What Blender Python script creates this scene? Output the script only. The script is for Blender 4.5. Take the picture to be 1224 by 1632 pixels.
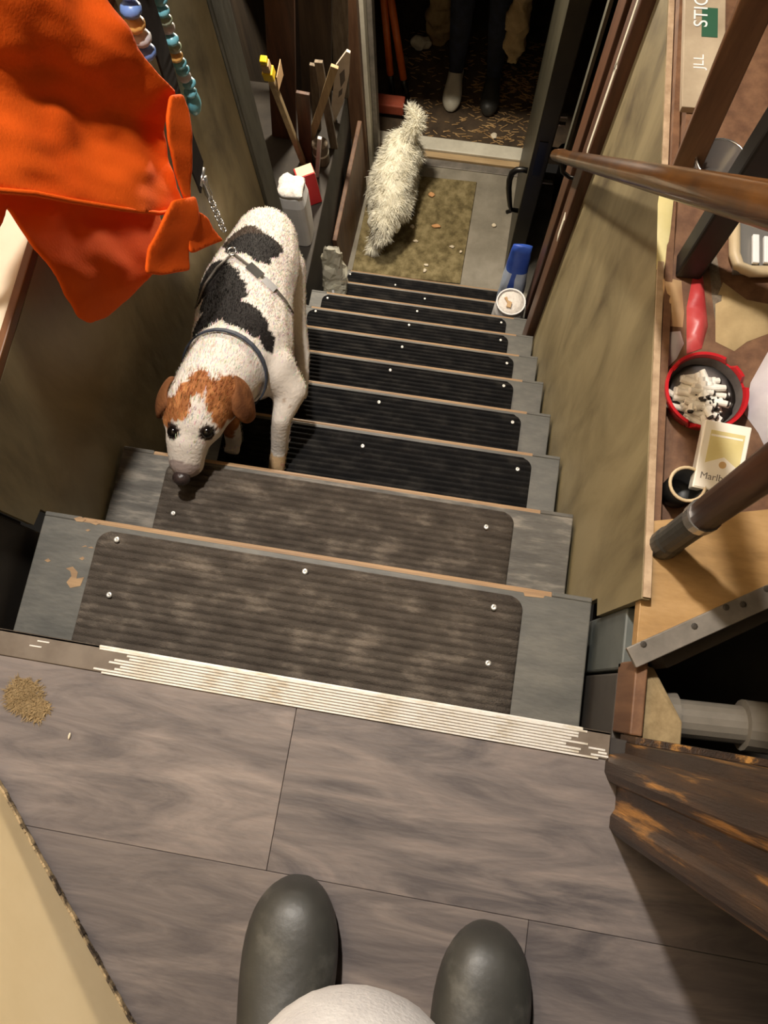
import bpy, bmesh, math, random
from mathutils import Vector, Matrix, Euler, noise
from mathutils.geometry import delaunay_2d_cdt
random.seed(7)
S = bpy.context.scene
for o in list(bpy.data.objects): bpy.data.objects.remove(o)
COL = S.collection
# ------------------------------------------------------------------ camera
CAM = Vector((0.16946, 0.01099, 0.91142)); TILT, HEAD, ROLL, FPX = 0.23488, 0.27302, -0.11162, 1200.24
RM = Matrix.Rotation(HEAD, 3, 'Z') @ Matrix.Rotation(TILT, 3, 'X') @ Matrix.Rotation(ROLL, 3, 'Z')
cd = bpy.data.cameras.new('camera'); cam = bpy.data.objects.new('camera', cd); COL.objects.link(cam)
cd.sensor_fit = 'HORIZONTAL'; cd.sensor_width = 36; cd.lens = 36*FPX/1224; cd.clip_start = 0.02
cam.matrix_world = Matrix.Translation(CAM) @ RM.to_4x4(); S.camera = cam
# ------------------------------------------------------------------ world, lamps, exposure
w = bpy.data.worlds.new('world'); S.world = w; w.use_nodes = True
w.node_tree.nodes['Background'].inputs[0].default_value = (1, .86, .70, 1)
w.node_tree.nodes['Background'].inputs[1].default_value = 0.015
def lamp(name, loc, power, col, r):
    l = bpy.data.lights.new(name, 'POINT'); l.energy = power; l.color = col; l.shadow_soft_size = r
    o = bpy.data.objects.new(name, l); COL.objects.link(o); o.location = loc; return o
lamp('stairwell_bulb_light', (-.23, .98, 1.85), 195, (1, .94, .86), .05)
lamp('lower_bulb_light', (-.37, 2.34, -.42), 115, (1, .90, .74), .05)
S.view_settings.view_transform = 'Standard'; S.view_settings.look = 'None'; S.view_settings.gamma = 1
S.view_settings.use_curve_mapping = False; S.view_settings.exposure = 0.0

def P(u, v, x=None, y=None, z=None):
    """point of the place seen at photo position (u, v) on a plane x=, y= or z="""
    d = RM @ Vector(((u-612)/FPX, -(v-816)/FPX, -1))
    t = (x-CAM.x)/d.x if x is not None else (y-CAM.y)/d.y if y is not None else (z-CAM.z)/d.z
    return CAM + d*t
V = Vector
# ------------------------------------------------------------------ materials
def srgb(c):
    return tuple((x/12.92 if x <= .04045 else ((x+.055)/1.055)**2.4) for x in [k/255 for k in c])
def mat(name, c1, c2=None, rough=.6, scale=8, stretch=(1, 1, 1), bump=0, bscale=None, metal=0, c3=None, detail=6, lo=.35, hi=.65, spec=.5, trans=0, coat=0, alpha=1, dist=0.0):
    m = bpy.data.materials.new(name); m.use_nodes = True; nt = m.node_tree; N = nt.nodes; b = N['Principled BSDF']
    b.inputs['Roughness'].default_value = rough; b.inputs['Metallic'].default_value = metal
    b.inputs['Specular IOR Level'].default_value = spec
    if trans: b.inputs['Transmission Weight'].default_value = trans
    if coat: b.inputs['Coat Weight'].default_value = coat
    if alpha < 1: b.inputs['Alpha'].default_value = alpha
    c1 = srgb(c1)+(1,); b.inputs['Base Color'].default_value = c1
    if c2 or bump:
        tc = N.new('ShaderNodeTexCoord'); mp = N.new('ShaderNodeMapping'); mp.inputs['Scale'].default_value = stretch
        nt.links.new(tc.outputs['Object'], mp.inputs[0])
    if c2:
        n = N.new('ShaderNodeTexNoise'); n.inputs['Scale'].default_value = scale; n.inputs['Detail'].default_value = detail
        n.inputs['Distortion'].default_value = dist; n.inputs['Roughness'].default_value = .62
        nt.links.new(mp.outputs[0], n.inputs['Vector'])
        r = N.new('ShaderNodeValToRGB'); nt.links.new(n.outputs['Fac'], r.inputs[0])
        r.color_ramp.elements[0].position = lo; r.color_ramp.elements[1].position = hi
        r.color_ramp.elements[0].color = c1; r.color_ramp.elements[1].color = srgb(c2)+(1,)
        if c3: e = r.color_ramp.elements.new((lo+hi)/2); e.color = srgb(c3)+(1,)
        nt.links.new(r.outputs[0], b.inputs['Base Color'])
    if bump:
        n2 = N.new('ShaderNodeTexNoise'); n2.inputs['Scale'].default_value = bscale or scale*4; n2.inputs['Detail'].default_value = 4
        nt.links.new(mp.outputs[0], n2.inputs['Vector'])
        bp = N.new('ShaderNodeBump'); bp.inputs['Strength'].default_value = bump; bp.inputs['Distance'].default_value = .004
        nt.links.new(n2.outputs['Fac'], bp.inputs['Height']); nt.links.new(bp.outputs[0], b.inputs['Normal'])
    return m
def vcol_mat(name, rough=.8, bump=0, bscale=150):
    m = mat(name, (200, 200, 200), rough=rough, bump=bump, bscale=bscale, spec=.25); nt = m.node_tree
    a = nt.nodes.new('ShaderNodeVertexColor'); a.layer_name = 'col'
    nt.links.new(a.outputs['Color'], nt.nodes['Principled BSDF'].inputs['Base Color']); return m
M = {}
M['plank'] = [mat('vinyl_plank_%d' % i, a, b, .55, 5, (1, 5, 1), .15, 30, c3=c, dist=1.2, lo=.3, hi=.7) for i, (a, b, c) in enumerate([
    ((80, 74, 75), (146, 133, 126), (119, 109, 105)), ((72, 67, 69), (140, 127, 120), (112, 103, 100)), ((78, 72, 73), (136, 124, 117), (109, 100, 97)), ((68, 63, 65), (128, 117, 112), (102, 94, 92))])]
M['under'] = mat('dark_subfloor', (50, 44, 40))
M['alu'] = mat('worn_aluminium', (232, 228, 222), (188, 174, 146), .4, 30, (1, 3, 1), metal=.2, lo=.45, hi=.75)
M['coat'] = mat('brown_strip_coating', (96, 84, 72), (118, 106, 94), .6, 20)
M['tread'] = mat('grey_painted_wood', (84, 83, 78), (112, 109, 101), .5, 9, (1, 3, 1), .15, 60, c3=(97, 95, 89))
M['tread_scuffed'] = mat('scuffed_grey_wood', (78, 74, 68), (135, 128, 117), .6, 22, (.6, 3, 1), .3, 60, c3=(96, 92, 85))
M['rawwood'] = mat('bare_worn_wood', (140, 110, 80), (178, 144, 104), .6, 12, (.3, 4, 4), .1)
M['riser'] = mat('dark_riser_wood', (46, 40, 34), (62, 55, 46), .7, 8)
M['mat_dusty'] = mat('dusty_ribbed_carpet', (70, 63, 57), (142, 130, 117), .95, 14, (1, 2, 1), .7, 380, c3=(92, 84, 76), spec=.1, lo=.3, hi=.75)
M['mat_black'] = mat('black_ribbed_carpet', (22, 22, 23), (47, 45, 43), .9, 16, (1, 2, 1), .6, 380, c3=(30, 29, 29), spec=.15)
M['screw'] = mat('screw_steel', (225, 222, 215), rough=.35, metal=.6)
M['olive'] = mat('olive_painted_plywood', (74, 61, 38), (142, 128, 94), .5, 5.5, (1, 1, .45), .12, 40, c3=(120, 107, 76), lo=.28, hi=.6, dist=.6)
M['plyedge'] = mat('plywood_edge', (150, 124, 96), (186, 160, 130), .7, 40, (1, 1, 1))
M['brownedge'] = mat('brown_edge_trim', (92, 54, 18), (116, 70, 26), .5, 12)
M['cream'] = mat('cream_wall_paint', (205, 186, 158), (222, 205, 178), .65, 4, bump=.05, bscale=20)
M['yellowcream'] = mat('cream_door_paint', (214, 190, 144), (230, 208, 166), .5, 3, bump=.05, bscale=30)
M['chip'] = mat('chipped_board_edge', (60, 48, 36), (190, 165, 125), .8, 60, lo=.42, hi=.6)
M['postgrey'] = mat('grey_green_post_paint', (62, 60, 50), (84, 81, 68), .55, 14, (1, 1, .4), .15, 50)
M['brown'] = mat('dark_brown_wood', (58, 34, 20), (92, 58, 36), .45, 7, (6, 6, .5), .1)
M['brown2'] = mat('mid_brown_wood', (92, 62, 42), (122, 88, 62), .55, 7, (6, 6, .6), .1)
M['rail'] = mat('varnished_rail_wood', (62, 38, 18), (104, 66, 28), .3, 6, (8, 1.5, 1.5), .05, coat=.3)
M['black'] = mat('near_black_paint', (14, 13, 12), (24, 22, 20), .5, 9)
M['door'] = mat('dark_olive_door_paint', (40, 37, 26), (56, 52, 38), .45, 9, (1, 1, .5))
M['iron'] = mat('black_iron', (12, 12, 12), rough=.35)
M['steel'] = mat('bright_steel', (215, 212, 205), rough=.2, metal=.9)
M['chrome'] = mat('scuffed_chrome', (190, 186, 180), rough=.25, metal=.85)
M['concrete'] = mat('grey_painted_concrete', (124, 117, 103), (152, 144, 129), .75, 7, c3=(138, 131, 116))
M['doormat'] = mat('olive_pebbled_doormat', (98, 87, 60), (150, 136, 100), .95, 26, bump=.8, bscale=60, c3=(126, 113, 80), spec=.1)
M['sill'] = mat('pale_metal_sill', (200, 194, 176), (222, 216, 198), .45, 10)
M['sillwood'] = mat('tan_sill_wood', (176, 148, 108), (200, 172, 130), .6, 10, (.5, 5, 5))
M['dirt'] = mat('dark_earth_floor', (58, 46, 34), (84, 68, 50), .95, 12, bump=.5, bscale=60)
M['straw'] = mat('dry_leaf_litter', (150, 116, 74), (196, 160, 110), .9, 30)
M['ply'] = mat('golden_plywood', (138, 106, 64), (180, 144, 96), .55, 6, (1.5, 4, 4), .2, 40, c3=(164, 128, 80), lo=.3, hi=.65)
M['zinc'] = mat('dull_metal_strip', (112, 106, 98), (140, 132, 122), .5, 20, metal=.3)
M['casing'] = mat('worn_brown_casing', (44, 31, 21), (170, 120, 58), .45, 6, (9, 9, .9), .25, 60, c3=(62, 43, 27), lo=.42, hi=.66)
M['orange'] = mat('orange_work_cloth', (226, 86, 16), (236, 98, 22), .85, 5, bump=.12, bscale=260, spec=.15)
M['rubber'] = mat('dusty_dark_rubber', (52, 51, 48), (98, 96, 90), .45, 20, bump=.15, bscale=70, lo=.35, hi=.8, c3=(60, 59, 55))
M['shirt'] = mat('pale_grey_knit', (176, 172, 171), (190, 187, 185), .95, 40, bump=.25, bscale=400, spec=.1)
M['trouser'] = mat('dark_trouser_cloth', (40, 40, 44), (52, 52, 56), .95, 30)
M['jeans'] = mat('dark_blue_trousers', (24, 26, 34), (36, 42, 62), .95, 16)
M['skin'] = mat('skin', (196, 150, 122), rough=.55)
M['hairm'] = mat('brown_hair', (60, 44, 32), rough=.7)
M['strap'] = mat('black_webbing', (26, 20, 18), (38, 30, 26), .8, 60)
M['turq'] = mat('turquoise_bead', (96, 168, 186), (130, 190, 200), .35, 30)
M['bblue'] = mat('blue_bead', (96, 128, 196), (120, 150, 205), .35, 30)
M['byel'] = mat('amber_bead', (222, 164, 82), (232, 184, 110), .35, 30)
M['bwht'] = mat('pale_bead', (206, 200, 190), (190, 180, 190), .35, 30)
M['bgrn'] = mat('pale_green_bead', (160, 178, 140), (150, 150, 140), .35, 30)
M['dkeye'] = mat('dog_eye', (16, 12, 10), rough=.1)
M['dnose'] = mat('dog_nose', (62, 50, 48), (44, 36, 34), .35, 60, bump=.3, bscale=200)
M['collar'] = mat('blue_grey_collar', (52, 58, 72), rough=.7)
M['beagle'] = vcol_mat('short_spotted_fur', .8, .35, 160)
M['beaglefur'] = vcol_mat('short_fur_strands', .85)
M['wfur'] = mat('shaggy_cream_fur', (250, 244, 222), (255, 252, 236), .9, 30, spec=.15)
M['redplastic'] = mat('red_ashtray_plastic', (186, 34, 40), rough=.3)
M['ash'] = mat('ash_grey_inside', (84, 76, 74), (108, 100, 96), .8, 40)
M['butt'] = mat('white_cigarette_paper', (246, 242, 234), (226, 218, 206), .8, 60)
M['buttash'] = mat('burnt_tip', (60, 54, 50), rough=.9)
M['packw'] = mat('white_card', (236, 228, 214), rough=.45)
M['packg'] = mat('pale_gold_card', (206, 190, 130), (218, 204, 150), .35, 12)
M['packt'] = mat('grey_print', (112, 104, 96), rough=.6)
M['packo'] = mat('gold_crest_print', (196, 160, 110), rough=.6)
M['paper'] = mat('creased_pale_paper', (206, 192, 172), (226, 214, 198), .6, 12, bump=.2, bscale=20)
M['packcard'] = mat('faded_printed_card', (150, 132, 108), (182, 164, 138), .6, 8)
M['kraft'] = mat('tan_card', (176, 140, 98), (196, 162, 120), .7, 10)
M['redbag'] = mat('red_printed_film', (168, 44, 46), (190, 76, 74), .4, 12, bump=.3, bscale=25)
M['green'] = mat('dark_green_print', (40, 84, 60), rough=.6)
M['bag'] = mat('clear_crumpled_film', (206, 200, 176), (226, 222, 204), .25, 14, bump=.6, bscale=40, alpha=.62)
M['lilac'] = mat('pale_lilac_film', (190, 182, 186), (210, 204, 206), .35, 10, bump=.5, bscale=25)
M['whiteplastic'] = mat('white_plastic', (226, 224, 222), (236, 234, 232), .4, 8)
M['label_blue'] = mat('blue_film', (44, 76, 168), (58, 92, 180), .4, 20)
M['label_pale'] = mat('pale_blue_film', (170, 186, 212), (196, 206, 222), .4, 20)
M['salt'] = mat('white_grains', (226, 220, 212), (206, 198, 190), .9, 80, bump=.6, bscale=120)
M['redbox'] = mat('red_box_card', (186, 40, 42), rough=.5)
M['boxcream'] = mat('cream_box_panel', (214, 200, 160), rough=.55)
M['orangep'] = mat('orange_handle', (198, 92, 26), (210, 104, 34), .4, 10)
M['terra'] = mat('terracotta', (150, 66, 42), (166, 80, 54), .7, 20)
M['tan'] = mat('tan_sackcloth', (150, 128, 90), (180, 156, 114), .9, 14, bump=.3)
M['stick'] = mat('pale_stick_wood', (150, 128, 92), (178, 154, 114), .7, 10, (8, 8, 1))
M['greywood'] = mat('weathered_grey_wood', (92, 80, 66), (128, 114, 96), .8, 10, (8, 8, 1), .2)
M['yellow'] = mat('yellow_plastic', (232, 196, 30), rough=.4)
M['greengarden'] = mat('dull_green_cloth', (36, 70, 54), (52, 92, 72), .8, 20)
M['smoke'] = mat('smoked_glass', (120, 112, 106), rough=.12, trans=.5)
M['greytray'] = mat('grey_metal_tray', (140, 136, 130), rough=.35, metal=.5)
M['creamcord'] = mat('cream_wooden_rim', (188, 166, 130), (206, 184, 148), .5, 10)
M['fluff'] = mat('tan_fluff', (134, 112, 78), (160, 136, 98), .95, 60)
M['crumb'] = mat('pale_crumb', (222, 206, 178), (236, 224, 200), .8, 60)
M['treat'] = mat('orange_biscuit', (206, 150, 96), (222, 170, 116), .8, 60)
M['treatdark'] = mat('dark_biscuit', (42, 28, 18), rough=.8)
M['greyblue'] = mat('blue_grey_stringer_paint', (72, 76, 74), (92, 96, 92), .5, 12)
M['darkstringer'] = mat('dark_stringer_paint', (52, 47, 42), (66, 60, 54), .6, 12)
M['greypipe'] = mat('grey_pvc_pipe', (112, 105, 95), (130, 122, 110), .5, 12)
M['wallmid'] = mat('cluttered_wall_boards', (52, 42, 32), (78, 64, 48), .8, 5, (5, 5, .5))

# ------------------------------------------------------------------ mesh helpers
class MB:
    def __init__(s): s.v = []; s.f = []
    def add(s, vs, fs):
        n = len(s.v); s.v += [V(p) for p in vs]; s.f += [tuple(i+n for i in f) for f in fs]; return s
    def box(s, x0, x1, y0, y1, z0, z1, mtx=None):
        vs = [V((x, y, z)) for z in (z0, z1) for y in (y0, y1) for x in (x0, x1)]
        if mtx: vs = [mtx @ p for p in vs]
        return s.add(vs, [(0, 2, 3, 1), (4, 5, 7, 6), (0, 1, 5, 4), (2, 6, 7, 3), (0, 4, 6, 2), (1, 3, 7, 5)])
    def bar(s, a, b, wx, wy, up=V((0, 0, 1))):
        a, b = V(a), V(b); d = (b-a); L = d.length; q = d.normalized()
        r = q.cross(up)
        if r.length < .05: r = q.cross(V((0, 1, 0)))
        r.normalize(); t = r.cross(q)
        m = Matrix((r, t, q)).transposed().to_4x4(); m.translation = a
        return s.box(-wx/2, wx/2, -wy/2, wy/2, 0, L, m)
    def tube(s, pts, rad, n=12, caps=True, flat=1.0):
        pts = [V(p) for p in pts]; rad = rad if isinstance(rad, (list, tuple)) else [rad]*len(pts)
        vs = []; fs = []; pr = None
        for i, p in enumerate(pts):
            d = (pts[min(i+1, len(pts)-1)]-pts[max(i-1, 0)]).normalized()
            if pr is None:
                r = d.cross(V((0, 0, 1)))
                if r.length < .1: r = d.cross(V((1, 0, 0)))
            else: r = pr-d*pr.dot(d)
            r.normalize(); pr = r; t = d.cross(r)
            for k in range(n):
                a = 2*math.pi*k/n; vs.append(p+(r*math.cos(a)+t*math.sin(a)*flat)*rad[i])
        for i in range(len(pts)-1):
            for k in range(n): fs.append((i*n+k, i*n+(k+1) % n, (i+1)*n+(k+1) % n, (i+1)*n+k))
        if caps: fs += [tuple(reversed(range(n))), tuple(range((len(pts)-1)*n, len(pts)*n))]
        return s.add(vs, fs)
    def lathe(s, prof, c, n=24, sq=0):
        c = V(c); vs = []; fs = []
        for (r, z) in prof:
            for k in range(n):
                a = 2*math.pi*k/n; ca, sa = math.cos(a), math.sin(a)
                if sq: q = (abs(ca)**sq+abs(sa)**sq)**(-1/sq); ca *= q; sa *= q
                vs.append(c+V((r*ca, r*sa, z)))
        for i in range(len(prof)-1):
            for k in range(n): fs.append((i*n+k, i*n+(k+1) % n, (i+1)*n+(k+1) % n, (i+1)*n+k))
        fs += [tuple(reversed(range(n))), tuple(range((len(prof)-1)*n, len(prof)*n))]
        return s.add(vs, fs)
    def ball(s, c, r, n=12, m=8, mtx=None):
        c = V(c); r = r if isinstance(r, (tuple, list, Vector)) else (r, r, r); vs = []; fs = []
        for i in range(1, m):
            t = math.pi*i/m
            for k in range(n):
                a = 2*math.pi*k/n; p = V((r[0]*math.sin(t)*math.cos(a), r[1]*math.sin(t)*math.sin(a), r[2]*math.cos(t)))
                vs.append(c+(mtx @ p if mtx else p))
        top = V((0, 0, r[2])); vs += [c+(mtx @ top if mtx else top), c-(mtx @ top if mtx else top)]
        for i in range(m-2):
            for k in range(n): fs.append((i*n+k, (i+1)*n+k, (i+1)*n+(k+1) % n, i*n+(k+1) % n))
        T = (m-1)*n
        for k in range(n): fs += [(T, k, (k+1) % n), (T+1, (m-2)*n+(k+1) % n, (m-2)*n+k)]
        return s.add(vs, fs)
    def prism(s, pts, off):
        pts = [V(p) for p in pts]; off = V(off); n = len(pts)
        nn = sum(((pts[i]-pts[0]).cross(pts[(i+1) % n]-pts[0]) for i in range(1, n)), V())
        if nn.dot(off) > 0: pts = pts[::-1]
        return s.add(pts+[p+off for p in pts], [tuple(range(n)), tuple(reversed(range(n, 2*n)))]+[(i, i+n, (i+1) % n+n, (i+1) % n) for i in range(n)])
    def jitter(s, a, sc=30, seed=0):
        s.v = [p+noise.noise_vector(p*sc+V((seed, seed, seed)))*a for p in s.v]; return s
def base_of(vs):
    return V(((min(p.x for p in vs)+max(p.x for p in vs))/2, (min(p.y for p in vs)+max(p.y for p in vs))/2, min(p.z for p in vs)))
def wloc(o):
    p = V(o.location)
    while o.parent: o = o.parent; p = p+V(o.location)
    return p
def obj(name, mb, m, parent=None, smooth=False, bevel=0, seg=2, sub=0, loc=None, solid=0):
    me = bpy.data.meshes.new(name)
    base = V(loc) if loc is not None else base_of(mb.v)
    me.from_pydata([p-base for p in mb.v], [], mb.f); me.update()
    me.materials.append(m if not isinstance(m, str) else M[m])
    o = bpy.data.objects.new(name, me); COL.objects.link(o)
    if parent: o.parent = parent; o.location = base-wloc(parent)
    else: o.location = base
    if smooth:
        for p in me.polygons: p.use_smooth = True
    if solid: q = o.modifiers.new('thickness', 'SOLIDIFY'); q.thickness = solid; q.offset = 0
    if bevel: q = o.modifiers.new('bevel', 'BEVEL'); q.width = bevel; q.segments = seg; q.limit_method = 'ANGLE'
    if sub: q = o.modifiers.new('sub', 'SUBSURF'); q.levels = q.render_levels = sub
    return o
def tag(o, label, cat, group=None):
    o['label'] = label; o['category'] = cat
    if group: o['group'] = group
    return o
def thing(name, label, cat, loc, group=None):
    o = bpy.data.objects.new(name, None); COL.objects.link(o); o.location = loc; o.empty_display_size = .05
    return tag(o, label, cat, group)
def struct(o): o['kind'] = 'structure'; return o
def sempty(name, loc):
    o = bpy.data.objects.new(name, None); COL.objects.link(o); o.location = loc; o.empty_display_size = .05; return struct(o)
def stuff(o): o['kind'] = 'stuff'; return o
def inst(name, src, loc, parent=None, rot=None, scale=None, m=None):
    o = src.copy(); o.name = name; COL.objects.link(o)
    if parent: o.parent = parent; o.location = V(loc)-wloc(parent)
    else: o.parent = None; o.location = loc
    if rot: o.rotation_euler = rot
    if scale: o.scale = scale
    if m: o.data = src.data.copy(); o.data.materials[0] = M[m]
    return o
def organic(segs, balls, voxel=.006, it=8, fac=.5):
    """one continuous skin grown over tapered limbs and ellipsoids"""
    mb = MB()
    for pts in segs:
        for i, (p, r) in enumerate(pts):
            mb.ball(p, r, 14, 10)
            if i: mb.tube([pts[i-1][0], p], [pts[i-1][1], r], 14)
    for b in balls: mb.ball(b[0], b[1], 18, 12, b[2] if len(b) > 2 else None)
    me = bpy.data.meshes.new('tmp'); me.from_pydata(mb.v, [], mb.f); o = bpy.data.objects.new('tmp', me); COL.objects.link(o)
    q = o.modifiers.new('r', 'REMESH'); q.mode = 'VOXEL'; q.voxel_size = voxel
    q = o.modifiers.new('s', 'SMOOTH'); q.factor = fac; q.iterations = it
    dg = bpy.context.evaluated_depsgraph_get(); me2 = bpy.data.meshes.new_from_object(o.evaluated_get(dg))
    out = MB(); out.v = [v.co.copy() for v in me2.vertices]; out.f = [tuple(p.vertices) for p in me2.polygons]
    bpy.data.objects.remove(o); bpy.data.meshes.remove(me); bpy.data.meshes.remove(me2)
    return out
def colour(o, fn, base):
    a = o.data.color_attributes.new('col', 'FLOAT_COLOR', 'POINT')
    for i, v in enumerate(o.data.vertices): a.data[i].color = (*srgb(fn(v.co+base)), 1)
def fur(mb, n, length, wid, flow, jit=.5, lift=.5, filt=None, seed=1):
    rnd = random.Random(seed); ar = []; T = []
    for f in mb.f:
        p = [mb.v[i] for i in f]
        for k in range(1, len(p)-1):
            T.append((p[0], p[k], p[k+1])); ar.append((p[k]-p[0]).cross(p[k+1]-p[0]).length)
    out = MB(); src = []
    for (a, b, c) in rnd.choices(T, ar, k=n):
        x, y = rnd.random(), rnd.random()
        if x+y > 1: x, y = 1-x, 1-y
        p = a+(b-a)*x+(c-a)*y
        if filt and not filt(p): continue
        nn = (b-a).cross(c-a).normalized(); fl = flow(p) if callable(flow) else V(flow)
        d = (nn*lift+fl+V((rnd.uniform(-1, 1), rnd.uniform(-1, 1), rnd.uniform(-1, 1)))*jit).normalized()
        L = length*rnd.uniform(.6, 1.25); s = d.cross(nn)
        if s.length < .05: s = d.orthogonal()
        s = s.normalized()*wid; m = p+d*L*.55+nn*L*.08
        out.add([p-s, p+s, m+s*.7, m-s*.7, p+d*L-nn*L*.12], [(0, 1, 2, 3), (3, 2, 4)]); src += [p]*5
    return out, src
def sheet(poly, step, to3d, holes=None):
    """triangulated cloth panel over a 2D outline, shaped by to3d(a, b)"""
    pts = []; n = len(poly); bd = []
    for i in range(n):
        a, b = V(poly[i]), V(poly[(i+1) % n]); k = max(1, int((b-a).length/step))
        for j in range(k): pts.append(a+(b-a)*(j/k))
    nb = len(pts); bd = [(i, (i+1) % nb) for i in range(nb)]
    def inside(p):
        c = False
        for i in range(n):
            (x1, y1), (x2, y2) = poly[i], poly[(i+1) % n]
            if (y1 > p[1]) != (y2 > p[1]) and p[0] < (x2-x1)*(p[1]-y1)/(y2-y1)+x1: c = not c
        return c
    x0, x1 = min(p[0] for p in poly), max(p[0] for p in poly); y0, y1 = min(p[1] for p in poly), max(p[1] for p in poly)
    yy = y0; row = 0
    while yy < y1:
        xx = x0+(step/2 if row % 2 else 0)
        while xx < x1:
            q = V((xx, yy))
            if inside(q) and min((q-p).length for p in pts[:nb]) > step*.6: pts.append(q)
            xx += step
        yy += step*.87; row += 1
    vs, es, fs, *_ = delaunay_2d_cdt(pts, bd, [], 1, 1e-6)
    mb = MB(); mb.v = [V(to3d(p.x, p.y)) for p in vs]; mb.f = [tuple(f) for f in fs]; return mb

RUN, RISE, HW = .1809, .21687, .425
ZB = -11*RISE
def ty(k): return k*RUN+.006
def tz(k): return -k*RISE
# ================================================================== the setting
# landing floor of planks
fl = obj('floor', MB().box(-.75, .75, -1.3, -.002, -.05, -.0035), 'under'); struct(fl)
rows = [(-.0265, -.208, [-.75, .048, .75]), (-.208, -.3935, [-.75, .343, .75]), (-.3935, -.579, [-.75, -.11, .75]), (-.579, -.7645, [-.75, .25, .75]), (-.7645, -1.3, [-.75, .75])]
k = 0
for (y1, y0, xs) in rows:
    for a, b in zip(xs, xs[1:]):
        obj('plank', MB().box(a+.0003, b-.0003, y0+.0003, y1-.0003, -.0035, 0), M['plank'][k % 4], fl, bevel=.0004, seg=1); k += 1
# ribbed metal nosing strip on the landing edge
tr = sempty('trim_1', (0, -.012, -.004))
obj('strip_base', MB().box(-.6, .412, -.0265, .004, -.004, .0022).box(-.6, .412, .0005, .004, -.022, .0022), 'coat', tr, bevel=.0008, seg=1)
rib = None
rnd = random.Random(3)
for i in range(8):
    y = -.0235+i*.0034
    x0 = -.172+rnd.uniform(-.012, .012)-(.030 if i == 7 else 0)+(-.022 if i == 0 else 0); x1 = .376+rnd.uniform(-.016, .016)+(.02 if i == 7 else 0)
    obj('rib', MB().tube([(x0, y, .0024), (x1, y, .0024)], .0014, 6), 'alu', tr)
    if i in (0, 1, 2): obj('rib', MB().tube([(x1+.014+.006*i, y, .0024), (.411-.002*i, y, .0024)], .0013, 6), 'alu', tr)
    if i in (4, 6): obj('rib', MB().tube([(-.30+.004*i, y, .0024), (-.285+.004*i, y, .0024)], .001, 6), 'alu', tr)
obj('strip_lip', MB().box(-.20, .38, .001, .0046, -.021, .0032), 'alu', tr, bevel=.001)
obj('strip_back', MB().box(-.19, .40, -.0275, -.0255, -.002, .003), 'alu', tr)
# stairs
st = sempty('stairs', (0, .9, ZB))
for k in range(1, 11):
    y0 = ty(k-1)-.03 if k > 1 else -.03
    tm = 'tread_scuffed' if k == 2 else 'tread'
    t = obj('tread', MB().box(-HW, HW, y0, ty(k)-.004, tz(k)-.03, tz(k)), tm, st, bevel=.002)
    obj('nosing_strip', MB().tube([(-HW+.06, ty(k)-.004, tz(k)-.0075), (HW-.06, ty(k)-.004, tz(k)-.0075)], .0074, 10).box(-HW, HW, ty(k)-.0045, ty(k), tz(k)-.03, tz(k)-.008), 'rawwood', t)
    for s in (-1, 1):
        obj('painted_end', MB().box(min(s*HW, s*(HW-.06)), max(s*HW, s*(HW-.06)), ty(k)-.0045, ty(k)+.003, tz(k)-.012, tz(k)+.0003), tm, t, bevel=.002)
    obj('riser', MB().box(-HW, HW, ty(k)-.045, ty(k)-.03, tz(k+1), tz(k)-.03), 'riser', st)
    if k == 1:
        chips = [(118, 920, [(-13, -14), (-2, -17), (6, -8), (4, 2), (16, 0), (10, 14), (-6, 17), (-12, 8), (-4, -2), (-6, -10)]), (128, 828, [(-10, -2), (0, -5), (9, 0), (4, 4), (-6, 3)]),
                 (151, 833, [(-8, 0), (2, -3), (9, 1), (2, 4)]), (140, 845, [(-4, 0), (1, -2), (4, 0), (0, 2)]), (134, 871, [(-4, 1), (2, -2), (5, 0)]), (145, 873, [(-5, 0), (1, -2), (5, 1)]),
                 (131, 890, [(-5, 0), (1, -3), (4, 0), (0, 3)]), (76, 893, [(-5, 0), (1, -3), (5, 1), (0, 3)]), (852, 945, [(-18, -3), (18, 2), (14, 8), (-16, 5)]), (140, 942, [(-4, 0), (2, -2), (4, 1)])]
        for (u, v, pl) in chips:
            obj('paint_chip', MB().prism([P(u+a, v+b, z=tz(1)+.0003) for a, b in pl], (0, 0, .0004)), 'rawwood', t)
obj('riser', MB().box(-HW, HW, -.03, -.015, tz(1), -.0045), 'riser', st)
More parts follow.
